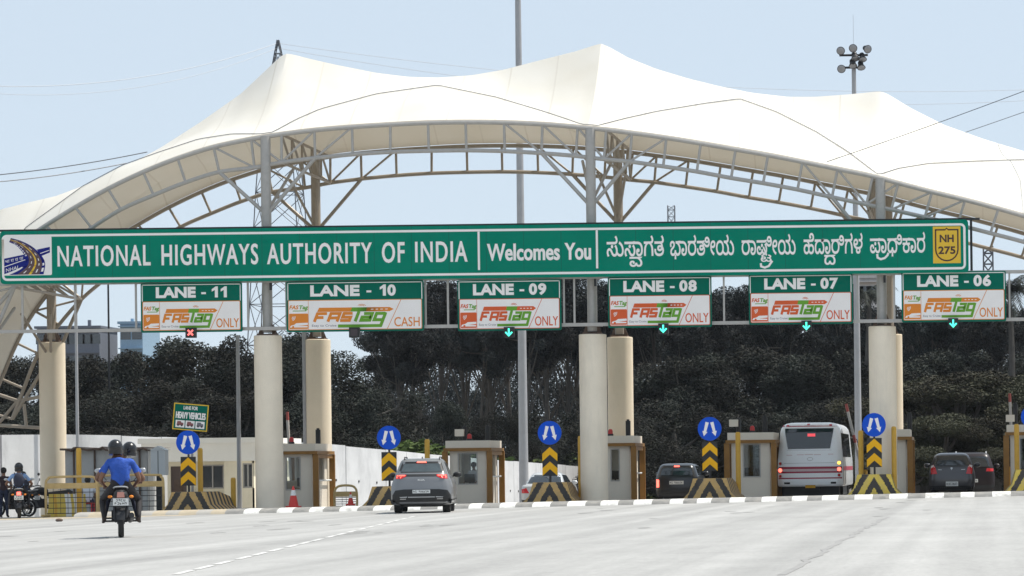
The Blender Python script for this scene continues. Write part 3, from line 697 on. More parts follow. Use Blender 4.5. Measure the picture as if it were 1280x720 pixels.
for num, pa, pb, ya, yb, word, oc, sgx, sgy, sgk in LANES:
    a = P(pa, (ya + yb) / 2, YL); b = P(pb, (ya + yb) / 2, YL); m_ = (pa + pb) / 2
    zt = P(m_, ya - .3, YL).z; zb_ = P(m_, yb - .3, YL).z; bx0, bw, bh = a.x, b.x - a.x, zt - zb_
    oct_ = M_orange if oc == 'orange' else M_redor
    lab = {'11': 'green and white LANE - 11 board with the red cross light below', '10': 'wide green and white LANE - 10 board ending in CASH'}.get(num, f'green and white LANE - {num} board with {"orange" if oc == "orange" else "red orange"} ONLY')
    th_ = thing('lane_sign', lab, 'sign', (bx0, YL, zb_), group='lane boards hanging under the long green sign')
    f2 = lambda u, v, d, bx0=bx0, zb_=zb_: (bx0 + u, YL - d, zb_ + v)
    mb = MB(); mb.prism(rrect(0, bw, 0, bh, .05), f2, -.06, 0, M_green2); mb.build('board', th_)
    mb = MB(); hv = bh * .63
    mb.prism(rrect(.055, bw - .055, .06, hv, .04), f2, .001, .003, oct_); mb.prism(rrect(.075, bw - .075, .08, hv - .02, .03), f2, .002, .004, M_white)
    mb.build('white_panel', th_)
    mb = MB()
    for q0, q1 in (((.04, hv), (.065, bh - .04)), ((bw - .065, hv), (bw - .04, bh - .04)), ((.04, bh - .065), (bw - .04, bh - .04))): mb.prism([(q0[0], q0[1]), (q1[0], q0[1]), (q1[0], q1[1]), (q0[0], q1[1])], f2, .001, .004, M_white)
    mb.build('border', th_)
    n10 = num == '10'
    mb = MB(); put_text(mb, 'LANE', f2, bw * (.15 if not n10 else .175), bw * (.545 if not n10 else .535), bh * .70, bh * .225, M_white, .002, .026); mb.build('lettering', th_)
    mb = MB(); q0, q1 = (.60, .645) if not n10 else (.585, .62); mb.prism([(bw * q0, bh * .77), (bw * q1, bh * .77), (bw * q1, bh * .81), (bw * q0, bh * .81)], f2, .002, .006, M_white); mb.build('dash', th_)
    q0, q1 = (.69, .86) if not n10 else (.67, .80)
    for k_, ch in enumerate(num):
        mb = MB(); u0_ = bw * (q0 + (q1 - q0) * .52 * k_); u1_ = u0_ + bw * (q1 - q0) * .47; hb, ht_ = bh * .70, bh * .925
        if ch == '1':
            um = u1_ - .07; mb.prism([(um - .05, hb), (um + .05, hb), (um + .05, ht_), (um - .02, ht_), (um - .15, ht_ - .09), (um - .15, ht_ - .17), (um - .05, ht_ - .12)], f2, .002, .006, M_white)
        else: put_text(mb, ch, f2, u0_, u1_, hb, ht_ - hb, M_white, .002, .024)
        mb.build('digit', th_)
    dv0, dv1 = (.815, .685) if not n10 else (.835, .735)
    mb = MB(); stroke(mb, f2, [(bw * dv0, hv - .02), (bw * dv1, .08)], .018, .004, oct_); mb.build('divider', th_)
    mb = MB(); put_text(mb, word, f2, bw * (.745 if not n10 else .785), bw * .975 - .02, bh * .09, bh * .185, oct_, .004, .003); mb.build('lettering', th_)
    mb = MB(); q = .185 * bw if num != '10' else .16 * bw
    u0, u1 = .085, q - .01
    stroke(mb, f2, [(q, .08), (q, hv - .02)], .012, .004, oct_)
    mb.prism(rrect(u0, u1, .10, bh * .365, .03), f2, .003, .006, oct_)
    for r_ in (.05, .09, .13): stroke(mb, f2, [(u0 + .07 + r_ * math.cos(R(t)), bh * .30 + r_ * math.sin(R(t))) for t in range(-70, 30, 20)], .02, .006, M_white)
    mb.prism([(u0 + .02, .15), (u0 + .06, .21), (u0 + .16, .235), (u0 + .24, .29), (u1 - .01, .30), (u1 - .01, .23), (u0 + .25, .20), (u1 - .02, .19), (u1 - .02, .15)], f2, .005, .008, M_white)
    mb.prism([(u0 + .13 + .035 * math.cos(R(t)), .165 + .035 * math.sin(R(t))) for t in range(0, 360, 30)], f2, .007, .010, oct_)
    put_text(mb, 'FAS', f2, u0 + .01, u0 + .20 * (u1 - u0) / .42, bh * .45, bh * .08, oct_, .004, .006, shear=.2)
    put_text(mb, 'Tag', f2, u0 + .21 * (u1 - u0) / .42, u1 - .01, bh * .45, bh * .08, M_lgreen, .004, .006, shear=.2)
    mb.prism([(u0 + .12, bh * .41), (u1 - .06, bh * .41), (u1 - .06, bh * .425), (u0 + .12, bh * .425)], f2, .003, .006, M_lgreen)
    mb.build('toll_pictogram', th_)
    mb = MB(); lx0 = bw * .205 if num != '10' else bw * .185
    lw = bw * (.555 if num != '10' else .60); fast_logo(mb, f2, lx0, bh * .555, lw / 655., bh * .465 / 265., oct_)
    mb.build('tag_logo', th_)
    # signal
    c = P(sgx, sgy, 99.1); hs = .165
    lab = {'cross': 'black signal box showing a red cross', 'off': 'unlit black signal box under the wide lane board'}.get(sgk, f'black signal box with green down arrow under the LANE - {num} board')
    sg = thing('lane_signal', lab, 'signal', (c.x, 99.1, c.z), group='lane signals under the lane boards')
    mb = MB(); mb.box(c.x - hs, c.x + hs, 99.1, 99.28, c.z - hs, c.z + hs, M_black); mb.box(c.x - .05, c.x + .05, 99.28, 99.47, c.z - .05, c.z + .05, M_dark); mb.build('housing', sg)
    if sgk == 'off': mb = MB(); mb.box(c.x - .11, c.x + .11, 99.094, 99.0985, c.z - .11, c.z + .11, mat('dead_screen', (.045, .03, .035), .3, var=.2, scale=30)); mb.build('screen', sg)
    else:
        mb = MB(); g2 = lambda a, b, d: (c.x + a, 99.098 - d, c.z + b)
        if sgk == 'cross':
            stroke(mb, g2, [(-.085, -.085), (.085, .085)], .06, .0, M_redled); stroke(mb, g2, [(-.085, .085), (.085, -.085)], .06, .002, M_redled)
        else:
            stroke(mb, g2, [(0, .12), (0, -.10)], .055, .0, M_cyanled); stroke(mb, g2, [(-.11, 0), (0, -.115), (.11, 0)], .05, .002, M_cyanled)
        mb.build('light', sg)

# ------------------------------------------------------------------ ISLAND FURNITURE
def barrier(px, toppy, yel, label, depth=2.9, tw=1.08):
    Y = 98.3; p = P(px, toppy, Y); g = gz(p.x, Y); H = p.z - g
    b = thing('crash_barrier', label, 'barrier', (p.x, Y, g), group='striped concrete barriers at the island ends')
    mb = MB(); n = 10
    # profile half width by height fraction
    prof = [(0, .92), (.12, .90), (.42, .67), (1, .54)]
    hw = lambda f: float(np.interp(f, [q[0] for q in prof], [q[1] for q in prof])) * tw / 1.08
    zs_ = [0, .12, .27, .42, .6, .8, 1]
    # front face in a fine grid coloured by chevrons
    nx = 44; nz = 16
    def colr(u, v):      # u metres from centre, v metres up
        k = (v * 1.25 + (abs(u)) * 1.9) if False else (v - abs(u) * -1.55)
        return yel if int(math.floor((v + abs(u) * 1.75) / .36)) % 2 == 0 else M_bkk
    for i in range(nz):
        f0, f1 = i / nz, (i + 1) / nz
        for j in range(nx):
            a0, a1 = -1 + 2 * j / nx, -1 + 2 * (j + 1) / nx
            q = [(a0 * hw(f0), 0 + .16 * (1 - 0) * 0 - .10 * (1 - f0), f0 * H), (a1 * hw(f0), -.10 * (1 - f0), f0 * H), (a1 * hw(f1), -.10 * (1 - f1), f1 * H), (a0 * hw(f1), -.10 * (1 - f1), f1 * H)]
            u = (a0 + a1) / 2 * hw((f0 + f1) / 2); v = (f0 + f1) / 2 * H
            mb.add([(p.x + x, Y + y, g + z) for x, y, z in q], [(0, 1, 2, 3)], colr(u, v))
    # sides: slanted bands, the tail dropping away
    nseg = 14
    for s in (-1, 1):
        for k in range(nseg):
            y0, y1 = depth * k / nseg, depth * (k + 1) / nseg
            h0 = 1 - .25 * max(0, (y0 / depth - .55) / .45); h1 = 1 - .25 * max(0, (y1 / depth - .55) / .45)
            mt = M_bkk if k % 2 else yel
            for i in range(len(zs_) - 1):
                fa, fb = zs_[i], zs_[i + 1]
                yy = lambda y, f: y - (.10 * (1 - f) if y == 0 else 0)
                q = [(s * hw(fa), yy(y0, fa), fa * H * h0), (s * hw(fa), yy(y1, fa), fa * H * h1), (s * hw(fb), yy(y1, fb), fb * H * h1), (s * hw(fb), yy(y0, fb), fb * H * h0)]
                mb.add([(p.x + x, Y + y, g + z) for x, y, z in q], [(0, 1, 2, 3)], mt)
    for k in range(nseg):
        y0, y1 = depth * k / nseg, depth * (k + 1) / nseg
        h0 = 1 - .25 * max(0, (y0 / depth - .55) / .45); h1 = 1 - .25 * max(0, (y1 / depth - .55) / .45)
        q = [(-hw(1), y0, H * h0), (hw(1), y0, H * h0), (hw(1), y1, H * h1), (-hw(1), y1, H * h1)]
        mb.add([(p.x + x, Y + y, g + z) for x, y, z in q], [(0, 1, 2, 3)], M_bkk if k % 2 else yel)
    q = [(-hw(0), 0), (-hw(.42), .42 * H * .75), (-hw(1), H * .75), (hw(1), H * .75), (hw(.42), .42 * H * .75), (hw(0), 0)]
    mb.add([(p.x + x, Y + depth, g + z) for x, z in q], [tuple(range(6))], M_bkk)
    mb.build('barrier_body', b); b.rotation_euler = (0, 0, R(random.uniform(-2.2, 2.2)))
    return p.x, g + H
def keep_sign(px, cpy, plt, plb, base, label):
    Y = 98.75; c = P(px, cpy, Y); r = .385
    s = thing('keep_sign', label, 'sign', (c.x, Y, base), group='round blue signs over chevron plates on the barriers')
    mb = MB(); mb.cyl((c.x, Y + .05, base - .003), (c.x, Y + .05, c.z + r * .8), .035, M_dark); mb.build('post', s)
    f2 = lambda a, b, d: (c.x + a, Y - d, c.z + b)
    mb = MB(); mb.prism([(r * math.cos(2 * math.pi * k / 40), r * math.sin(2 * math.pi * k / 40)) for k in range(40)], f2, -.015, .01, M_blue)
    for sg in (-1, 1):
        ax = Vector((sg * .075, .215)); bx = Vector((sg * .19, -.24)); d_ = (bx - ax).normalized(); nn = Vector((-d_.y, d_.x))
        sh = ax + d_ * (bx - ax).length * .66
        pts = [ax + nn * .055, sh + nn * .042, sh + nn * .085, bx, sh - nn * .085, sh - nn * .042, ax - nn * .055]
        mb.prism([(q.x, q.y) for q in pts], f2, .009, .013, M_white)
    mb.build('round_plate', s)
    zt, zb_ = P(px, plt, Y).z - c.z, P(px, plb, Y).z - c.z; hw = .245
    mb = MB(); mb.prism([(-hw, zb_), (hw, zb_), (hw, zt), (-hw, zt)], f2, -.015, .01, M_black)
    hgt = zt - zb_; ch = .245; rise = .22
    for k in range(2):
        top_ = zt - .02 - k * hgt * .49
        mb.prism([(-hw, top_ - rise), (0, top_), (hw, top_ - rise), (hw, top_ - rise - ch), (0, top_ - ch), (-hw, top_ - rise - ch)], f2, .009, .013, M_chy)
    mb.build('chevron_plate', s)
    return s
ISLANDS = [(235, 615, M_bky, 553, 571, 607, 'by the cream building', 'ochre and black striped barrier in front of the cream building'),
           (486, 608, M_bky, 547, 565, 601, 'left of the grey car', 'ochre and black striped barrier half hidden by the grey car'),
           (687, 603, M_bky, 541, 558, 595, 'in front of the white sedan', 'ochre and black striped barrier hiding the white sedan'),
           (887, 598, M_bky, 536, 552, 589, 'beside the black hatchback', 'ochre and black striped barrier beside the black hatchback'),
           (1092.5, 593, M_bky2, 531, 547.5, 584, 'beside the bus', 'bright yellow and black striped barrier at the foot of the column beside the bus'),
           (1291, 587, M_bky2, 521, 539, 576, 'cut off at the right edge', 'yellow and black striped barrier cut off at the right edge')]
for px, tp, ym, cy, pt, pb, wh, bl in ISLANDS:
    x_, zt_ = barrier(px, tp, ym, bl)
    keep_sign(px, cy, pt, pb, zt_, 'round blue arrow sign over a chevron plate, ' + wh)
def ypost(px, top, Y, label, r=.085):
    g = G(px, Y); zt = P(px, top, Y).z
    mb = MB(); mb.lathe(g, [(r, -.25), (r, zt - g.z - .08), (r * .93, zt - g.z - .03), (r * .6, zt - g.z), (0, zt - g.z)], M_ypost, n=16)
    return tag(mb.build('guard_post', loc=g), label, 'post', 'yellow guard posts on the islands')
for px, tp, Y, l in ((98.8, 560, 98.6, 'tall yellow post standing before the tin shack'), (250.5, 560, 99.6, 'tall yellow post right of the blue sign at the cream building'), (291.5, 597, 101.5, 'short yellow post beside the thin lamp pole'),
                     (534.5, 549, 101, 'yellow post rising behind the grey car'), (726, 545, 101, 'yellow post against the left side of the thick column behind the white sedan'), (923, 540, 101.0, 'yellow post in front of the booth next to the bus'),
                     (1076.5, 538, 99.9, 'yellow post between the bus and the column'), (1118, 533, 99.4, 'yellow post against the column behind the yellow barrier'), (1271.5, 530, 100.6, 'yellow post at the rightmost booth')):
    ypost(px, tp, Y, l)
def booth(pxa, pxb, ptop, Y, label, win, depth=2.4, extras=()):
    a, b = P(pxa, ptop, Y), P(pxb, ptop, Y); xa, xb, zt = a.x, b.x, a.z; xm = (xa + xb) / 2; g = gz(xm, Y) + .02
    bt = thing('toll_booth', label, 'booth', (xm, Y, g), group='toll booths on the islands')
    wl = xa + (xb - xa) * win[0]; wr = xa + (xb - xa) * win[1]; wt, wb = P(pxa, win[2], Y).z, P(pxa, win[3], Y).z
    g0 = g - .3
    mb = MB(); T = .06
    def wallx(y0, y1):
        mb.box(xa, wl, y0, y1, g0, zt - .25, M_booth); mb.box(wr, xb, y0, y1, g0, zt - .25, M_booth); mb.box(wl, wr, y0, y1, g0, wb, M_booth); mb.box(wl, wr, y0, y1, wt, zt - .25, M_booth)
    wallx(Y, Y + T); wallx(Y + depth - T, Y + depth)
    for x0_, x1_ in ((xa, xa + T), (xb - T, xb)):
        mb.box(x0_, x1_, Y + T, Y + .5, g0, zt - .25, M_booth); mb.box(x0_, x1_, Y + depth - .5, Y + depth - T, g0, zt - .25, M_booth)
        mb.box(x0_, x1_, Y + .5, Y + depth - .5, g0, g + 1.0, M_booth); mb.box(x0_, x1_, Y + .5, Y + depth - .5, g + 1.9, zt - .25, M_booth)
    mb.build('wall', bt)
    mb = MB(); mb.box(xa - .12, xb + .14, Y - .14, Y + depth + .1, zt - .25, zt, M_booth); mb.box(xa - .18, xb + .22, Y - .2, Y + depth + .15, zt - .36, zt - .253, M_bfr); mb.build('roof', bt)
    for x in (xa - .24, xb + .05):
        for y0_, y1_ in ((Y - .16, Y - .03), (Y + depth + .02, Y + depth + .14)):
            mb = MB(); mb.box(x, x + .19, y0_, y1_, g0, zt - .363, M_bfr); mb.build('frame_post', bt)
    mb = MB(); mb.box(xb + .05, xb + .18, Y - .03, Y + depth + .02, zt - .5, zt - .37, M_bfr); mb.build('frame_beam', bt)
    mb = MB(); mb.cyl((xb + .115, Y - .03, g + 1.0), (xb + .115, Y + depth + .02, g + 1.0), .03, M_plate, n=8); mb.build('guard_rail', bt)
    for y in (Y + .025, Y + depth - .035):
        mb = MB(); fr = .035
        for q in ((wl, wl + fr, wb, wt), (wr - fr, wr, wb, wt), (wl + fr, wr - fr, wb, wb + fr), (wl + fr, wr - fr, wt - fr, wt)): mb.box(q[0], q[1], y - .045, y + .05, q[2], q[3], M_steel)
        f_ = mb.build('window', bt); mb = MB(); mb.box(wl + fr, wr - fr, y, y + .01, wb + fr, wt - fr, M_glass); mb.build('pane', f_)
    mb = MB(); mb.box(xa + .25, xb - .25, Y + .3, Y + 1.1, g + .0, g + .75, M_bfr); mb.box(xa + .4, xa + .75, Y + .5, Y + .56, g + .8, g + 1.1, M_black); mb.box(xa + .55, xa + .6, Y + .53, Y + .56, g + .75, g + .8, M_black); mb.build('counter', bt)
    for e in extras:
        mb = MB(); kind, px, t = e; p = P(px, t, Y + .6)
        if kind == 'stack': mb.cyl((p.x, Y + .6, zt), (p.x, Y + .6, p.z), .085, M_black, n=10); mb.cyl((p.x, Y + .6, p.z), (p.x, Y + .6, p.z + .05), .05, M_dark, n=10); mb.build('lamp_stack', bt)
        if kind == 'beacon': mb.cyl((p.x, Y + .4, zt), (p.x, Y + .4, zt + .07), .1, M_dark, n=12); mb.lathe((p.x, Y + .4, zt + .07), [(.08, 0), (.08, .1), (.05, .16), (0, .17)], M_redp, n=12); mb.build('beacon', bt)
        if kind == 'box': mb.cyl((p.x + .2, Y + .5, zt), (p.x + .2, Y + .5, p.z + .05), .035, M_dark, n=8); mb.box(p.x - .13, p.x + .17, Y + .3, Y + .6, p.z - .12, p.z + .12, M_booth); mb.build('camera_box', bt)
    return bt
YB = 103.6
booth(352, 390, 555, YB, 'pale toll booth partly hidden behind the grey column with a traffic cone in front', (.12, .62, 571, 613), extras=(('stack', 397.5, 537), ('beacon', 366, 548)))
booth(562, 607, 551, YB, 'pale toll booth with a person visible behind its window, right of the grey car', (.22, .77, 566, 606), extras=(('stack', 609.5, 533), ('stack', 581, 534), ('beacon', 588, 546), ('box', 575, 541)))
booth(745, 787, 545, YB, 'pale toll booth showing half its front beside the thick column in the middle', (.42, .70, 561, 602), extras=(('stack', 785, 526), ('beacon', 764, 540)))
booth(914, 962, 541, YB, 'pale toll booth with a yellow post before it, left of the bus', (.30, .76, 555, 597), extras=(('stack', 956, 521), ('stack', 923, 524), ('beacon', 941, 537), ('box', 917, 529)))
booth(1098, 1132, 537, YB, 'pale toll booth mostly hidden behind the column right of the bus', (.2, .7, 552, 594), extras=(('stack', 1137, 517),))
booth(1263, 1306, 531, YB, 'pale toll booth at the right edge of the picture beside the two dark cars', (.25, .75, 547, 590), extras=(('stack', 1269, 505), ('box', 1262, 523)))
def boom(px, base_py, tippx, tippy, Y, label):
    g = G(px, Y); tip = P(tippx, tippy, Y)
    b = thing('boom_barrier', label, 'boom barrier', g, group='raised lane boom barriers')
    mb = MB(); mb.box(g.x - .14, g.x + .14, Y - .18, Y + .18, g.z - .1, g.z + 1.0, M_ypost); mb.box(g.x - .16, g.x + .16, Y - .2, Y + .2, g.z + 1.0, g.z + 1.05, M_dark); mb.build('cabinet', b)
    a = Vector((g.x, Y - .24, g.z + .85)); tip.y = Y - .24; mb = MB(); n = 9; mb.cyl((g.x, Y - .3, a.z), (g.x, Y - .18, a.z), .07, M_dark)
    for i in range(n): mb.cyl(a.lerp(tip, i / n), a.lerp(tip, (i + 1) / n), .05, M_boomr if i in (4, 8) else M_boomw, n=10)
    mb.build('arm', b)
boom(366, 0, 361, 515, 106.2, 'raised red and white boom behind the booth between the two thick columns')
boom(1079, 0, 1058, 505, 106.2, 'raised leaning boom with a red tip beside the bus')
boom(1266, 0, 1262, 492, 106.6, 'raised boom at the rightmost booth')
def cone(px, Y, hpx, label):
    g = G(px, Y); h = hpx * Y / F; r = h * .23
    c = thing('traffic_cone', label, 'traffic cone', g, group='red traffic cones')
    mb = MB(); mb.prism(rrect(-r * 1.35, r * 1.35, -r * 1.35, r * 1.35, r * .3), lambda a, b, d: (g.x + a, Y + b, g.z + d), 0.14, .19, M_conered); mb.build('base_plate', c)
    mb = MB(); prof = [(r, .05), (r * .8, .3), (r * .58, .55), (r * .36, .8), (r * .16, .98), (0, 1.0)]
    for i in range(len(prof) - 1):
        mb.lathe((g.x, Y, g.z + .14), [(prof[i][0], prof[i][1] * h), (prof[i + 1][0], prof[i + 1][1] * h)], M_plate if i == 2 else M_conered, n=20)
    mb.build('cone_body', c, sharp=30)
cone(366.5, 98.6, 27, 'larger red and white traffic cone before the grey column booth')
cone(438, 101.5, 17, 'small red and white traffic cone beside the low rail right of the cream column')

# --- HEAVY VEHICLES board
Y = 100.3; c = P(238.2, 521.5, Y); g = gz(c.x, Y)
hv = thing('lane_board', 'small tilted green HEAVY VEHICLES board above the blue sign', 'sign', (c.x, Y, g))
mb = MB(); mb.cyl((c.x + .02, Y + .06, g - .1), (c.x + .02, Y + .06, c.z + .3), .04, M_galv); mb.build('post', hv)
ca, sa = math.cos(R(-5.2)), math.sin(R(-5.2)); f2 = lambda a, b, d: (c.x + a * ca - b * sa, Y - d, c.z + a * sa + b * ca)
hw, hh = .575, .44
mb = MB(); mb.prism([(-hw, -hh), (hw, -hh), (hw, hh), (-hw, hh)], f2, -.02, 0, M_green2); mb.build('board', hv)
mb = MB()
for q in ((-hw, -hh, hw, -hh + .035), (-hw, hh - .035, hw, hh), (-hw, -hh + .035, -hw + .035, hh - .035), (hw - .035, -hh + .035, hw, hh - .035)): mb.prism([(q[0], q[1]), (q[2], q[1]), (q[2], q[3]), (q[0], q[3])], f2, .001, .005, M_yel)
mb.build('border', hv)
mb = MB()
put_text(mb, 'LANE FOR', f2, -.25, .22, .24, .12, M_white, .002, .004); put_text(mb, 'HEAVY VEHICLES', f2, -.49, .5, -.06, .22, M_white, .002, .010)
mb.build('lettering', hv)
mb = MB()
for k in range(3):
    a = -.48 + k * .33; mb.prism([(a, -.36), (a + .3, -.36), (a + .3, -.12), (a, -.12)], f2, .001, .004, M_white)
    col = (M_maroonp, M_maroonp, M_grtxt)[k]
    mb.prism([(a + .04, -.29), (a + .26, -.29), (a + .26, -.2), (a + .2, -.2), (a + .17, -.155), (a + .06, -.155)], f2, .003, .006, col)
    for q in (.09, .21): mb.prism([(a + q + .03 * math.cos(R(t)), -.29 + .03 * math.sin(R(t))) for t in range(0, 360, 45)], f2, .005, .008, M_black)
mb.build('vehicle_pictogram', hv)

# ------------------------------------------------------------------ LEFT SIDE: wall, building, shack, barricades
wpts = [(-200, 541, 112), (0, 543, 116), (60, 542.5, 118), (150, 544, 121), (200, 546, 123), (320, 550, 129), (430, 557.5, 136), (480, 562, 140), (530, 567.5, 146), (640, 577, 160), (720, 583, 174), (800, 592, 192), (840, 597, 205)]
mb = MB(); wp = []
for px, py, Y in wpts:
    p = P(px, py, Y); wp.append(p)
for s in range(len(wp) - 1):
    a, b = wp[s], wp[s + 1]; n = max(1, int((b - a).length / 2.5))
    for i in range(n):
        p, q = a.lerp(b, i / n), a.lerp(b, (i + 1) / n); jz = random.uniform(-.03, .03)
        d_ = (q - p).normalized(); nn = Vector((d_.y, -d_.x, 0)) * .1
        q2 = p.lerp(q, .985)
        for (A_, B_, dz, ex) in ((p, q2, jz, 1.0), (q2, q, -.02, .6)):
            za, zb_ = gz(A_.x, A_.y) - .4, gz(B_.x, B_.y) - .4
            vs = [(A_.x + s_ * nn.x * ex, A_.y + s_ * nn.y * ex, z) for s_ in (1, -1) for z in (za, A_.z + dz)] + [(B_.x + s_ * nn.x * ex, B_.y + s_ * nn.y * ex, z) for s_ in (1, -1) for z in (zb_, B_.z + dz)]
            mb.add(vs, [(0, 1, 5, 4), (2, 6, 7, 3), (1, 3, 7, 5), (0, 2, 3, 1), (4, 5, 7, 6)], M_wall if ex == 1 else M_wallline)
        # round weep marks
        for fr_ in (.3, .75):
            m_ = p.lerp(q, fr_); zz = m_.z - 1.55; u_ = Vector((d_.y, -d_.x, 0))
            if u_.y > 0: u_ = -u_
            mb.cyl((m_.x + u_.x * .08, m_.y + u_.y * .08, zz), (m_.x + u_.x * .125, m_.y + u_.y * .125, zz), .055, M_dark, n=8)
tag(mb.build('boundary_wall'), 'long whitewashed concrete boundary wall running back behind the toll booths', 'wall')

# cream building
Y = 113.0
xa, xb = P(196, 600, Y).x, P(322, 600, Y).x; g = gz(xa, Y); zt = P(240, 548, Y).z
bd = thing('office_building', 'low cream flat roofed building behind the blue sign at left', 'building', (xa, Y, g))
zsof = P(240, 577, Y).z; xmid = P(287, 600, Y).x
dl, dr, dt = P(206, 0, Y).x, P(226, 0, Y).x, P(216, 583, Y).z
w1l, w1r, w1t, w1b = P(244, 0, Y).x, P(272.5, 0, Y).x, P(258, 581, Y).z, P(258, 611, Y).z
Y2 = Y - .8
w2l, w2r, w2t, w2b = P(296, 0, Y2).x, P(309, 0, Y2).x, P(302, 579, Y2).z, P(302, 610, Y2).z
mb = MB(); T = .2; zw = zsof - .003
mb.box(xa, dl, Y, Y + T, g - .6, zw, M_cream); mb.box(dl, dr, Y, Y + T, dt, zw, M_cream); mb.box(dr, w1l, Y, Y + T, g - .6, zw, M_cream)
mb.box(w1l, w1r, Y, Y + T, g - .6, w1b, M_cream); mb.box(w1l, w1r, Y, Y + T, w1t, zw, M_cream); mb.box(w1r, xmid, Y, Y + T, g - .6, zw, M_cream)
mb.box(xmid, w2l, Y2, Y + T, g - .6, zw, M_cream); mb.box(w2r, xb, Y2, Y + T, g - .6, zw, M_cream); mb.box(w2l, w2r, Y2, Y2 + T, g - .6, w2b, M_cream); mb.box(w2l, w2r, Y2, Y2 + T, w2t, zw, M_cream)
mb.box(xa, xb, Y + 5, Y + 5.2, g - .6, zw, M_cream); mb.box(xa, xa + T, Y + T, Y + 5, g - .6, zw, M_cream); mb.box(xb - T, xb, Y + T, Y + 5, g - .6, zw, M_cream)
mb.build('wall', bd)
mb = MB(); mb.box(xa - .3, xb + .3, Y2 - .15, Y + 5.4, zsof, zt - .2, M_creamw); mb.box(xa - .4, xb + .4, Y2 - .28, Y + 5.5, zt - .197, zt, M_creamw); mb.build('roof', bd)
mb = MB(); mb.box(dl, dr, Y + .06, Y + .1, g - .6, dt, M_door); mb.box(dl + .12, dl + .45, Y + .045, Y + .058, g + .3, dt - .5, M_tin); d_ = mb.build('door', bd)
for (l, r_, t_, b_, y) in ((w1l, w1r, w1t, w1b, Y), (w2l, w2r, w2t, w2b, Y2)):
    mb = MB(); fw = .05
    for q in ((l, l + fw, b_, t_), (r_ - fw, r_, b_, t_), ((l + r_) / 2 - fw / 2, (l + r_) / 2 + fw / 2, b_ + fw, t_ - fw), (l + fw, r_ - fw, b_, b_ + fw), (l + fw, r_ - fw, t_ - fw, t_)): mb.box(q[0], q[1], y + .03, y + .1, q[2], q[3], M_steel)
    f_ = mb.build('window', bd); mb = MB(); mb.box(l + fw, r_ - fw, y + .06, y + .07, b_ + fw, t_ - fw, M_glassd); mb.build('pane', f_)
# tin shack
Y = 104.5
xa, xb = P(82, 600, Y).x, P(184, 600, Y).x; g = gz(xa, Y); zt = P(130, 562, Y).z
sh = thing('tin_shack', 'grey corrugated tin shack with a ragged rusty roof behind the yellow barricades', 'shack', (xa, Y, g))
mb = MB(); n = int((xb - xa) / .09)
prof = [(xa + (xb - xa) * i / (n * 2), Y + (.012 if i % 2 else 0)) for i in range(n * 2 + 1)]
mb.grid([[(x, y, z) for x, y in prof] for z in (g - .3, zt)], M_sheet, False)
for x in (xa, xb): mb.box(x - .02, x + .02, Y + .04, Y + 2.5, g - .3, zt, M_sheet)
mb.box(xa, xb, Y + 2.5, Y + 2.54, g - .3, zt, M_sheet); mb.build('wall', sh)
mb = MB(); random.seed(11); rows = [[], []]
for i in range(26):
    x = xa - .08 + (xb - xa + .16) * i / 25
    rows[0].append((x, Y - .35 + random.uniform(-.1, .1), zt + .02 + random.uniform(-.03, .09))); rows[1].append((x, Y + 2.8, zt + .06 + random.uniform(-.02, .02)))
mb.grid(rows, M_tin); mb.grid([[(p[0], p[1], p[2] - .07) for p in r_] for r_ in rows], M_tin)
for i in range(25): mb.add([rows[0][i], rows[0][i + 1], tuple(Vector(rows[0][i + 1]) - Vector((0, 0, .07))), tuple(Vector(rows[0][i]) - Vector((0, 0, .07)))], [(0, 1, 2, 3)], M_tin)
mb.build('roof', sh)
mb = MB()
for px in (86, 112, 140, 168): x = P(px, 0, Y).x; mb.cyl((x, Y - .06, g - .2), (x, Y - .06, zt), .035, M_tin)
mb.build('frame_post', sh)
# electrical cabinet
Y = 103.2; xa, xb = P(181.5, 0, Y).x, P(199.5, 0, Y).x; zb_, zt = P(190, 594, Y).z, P(190, 563, Y).z; g = gz(xa, Y); xm = (xa + xb) / 2
cb = thing('electric_cabinet', 'light grey gabled metal cabinet on a dark post beside the shack', 'cabinet', (xm, Y, g))
mb = MB(); mb.box(xa, xb, Y, Y + .4, zb_, zt, M_lgrey); mb.prism([(xa - .03, zt), (xb + .03, zt), (xm, zt + .15)], lambda a, b, d: (a, Y + d, b), -.03, .43, M_lgrey); mb.box(xm - .01, xm + .01, Y - .006, Y - .001, zb_ + .03, zt - .02, M_dark); mb.build('housing', cb)
mb = MB(); mb.box(xm - .09, xm + .07, Y + .1, Y + .26, g - .2, zb_ - .002, M_black); mb.build('post', cb)

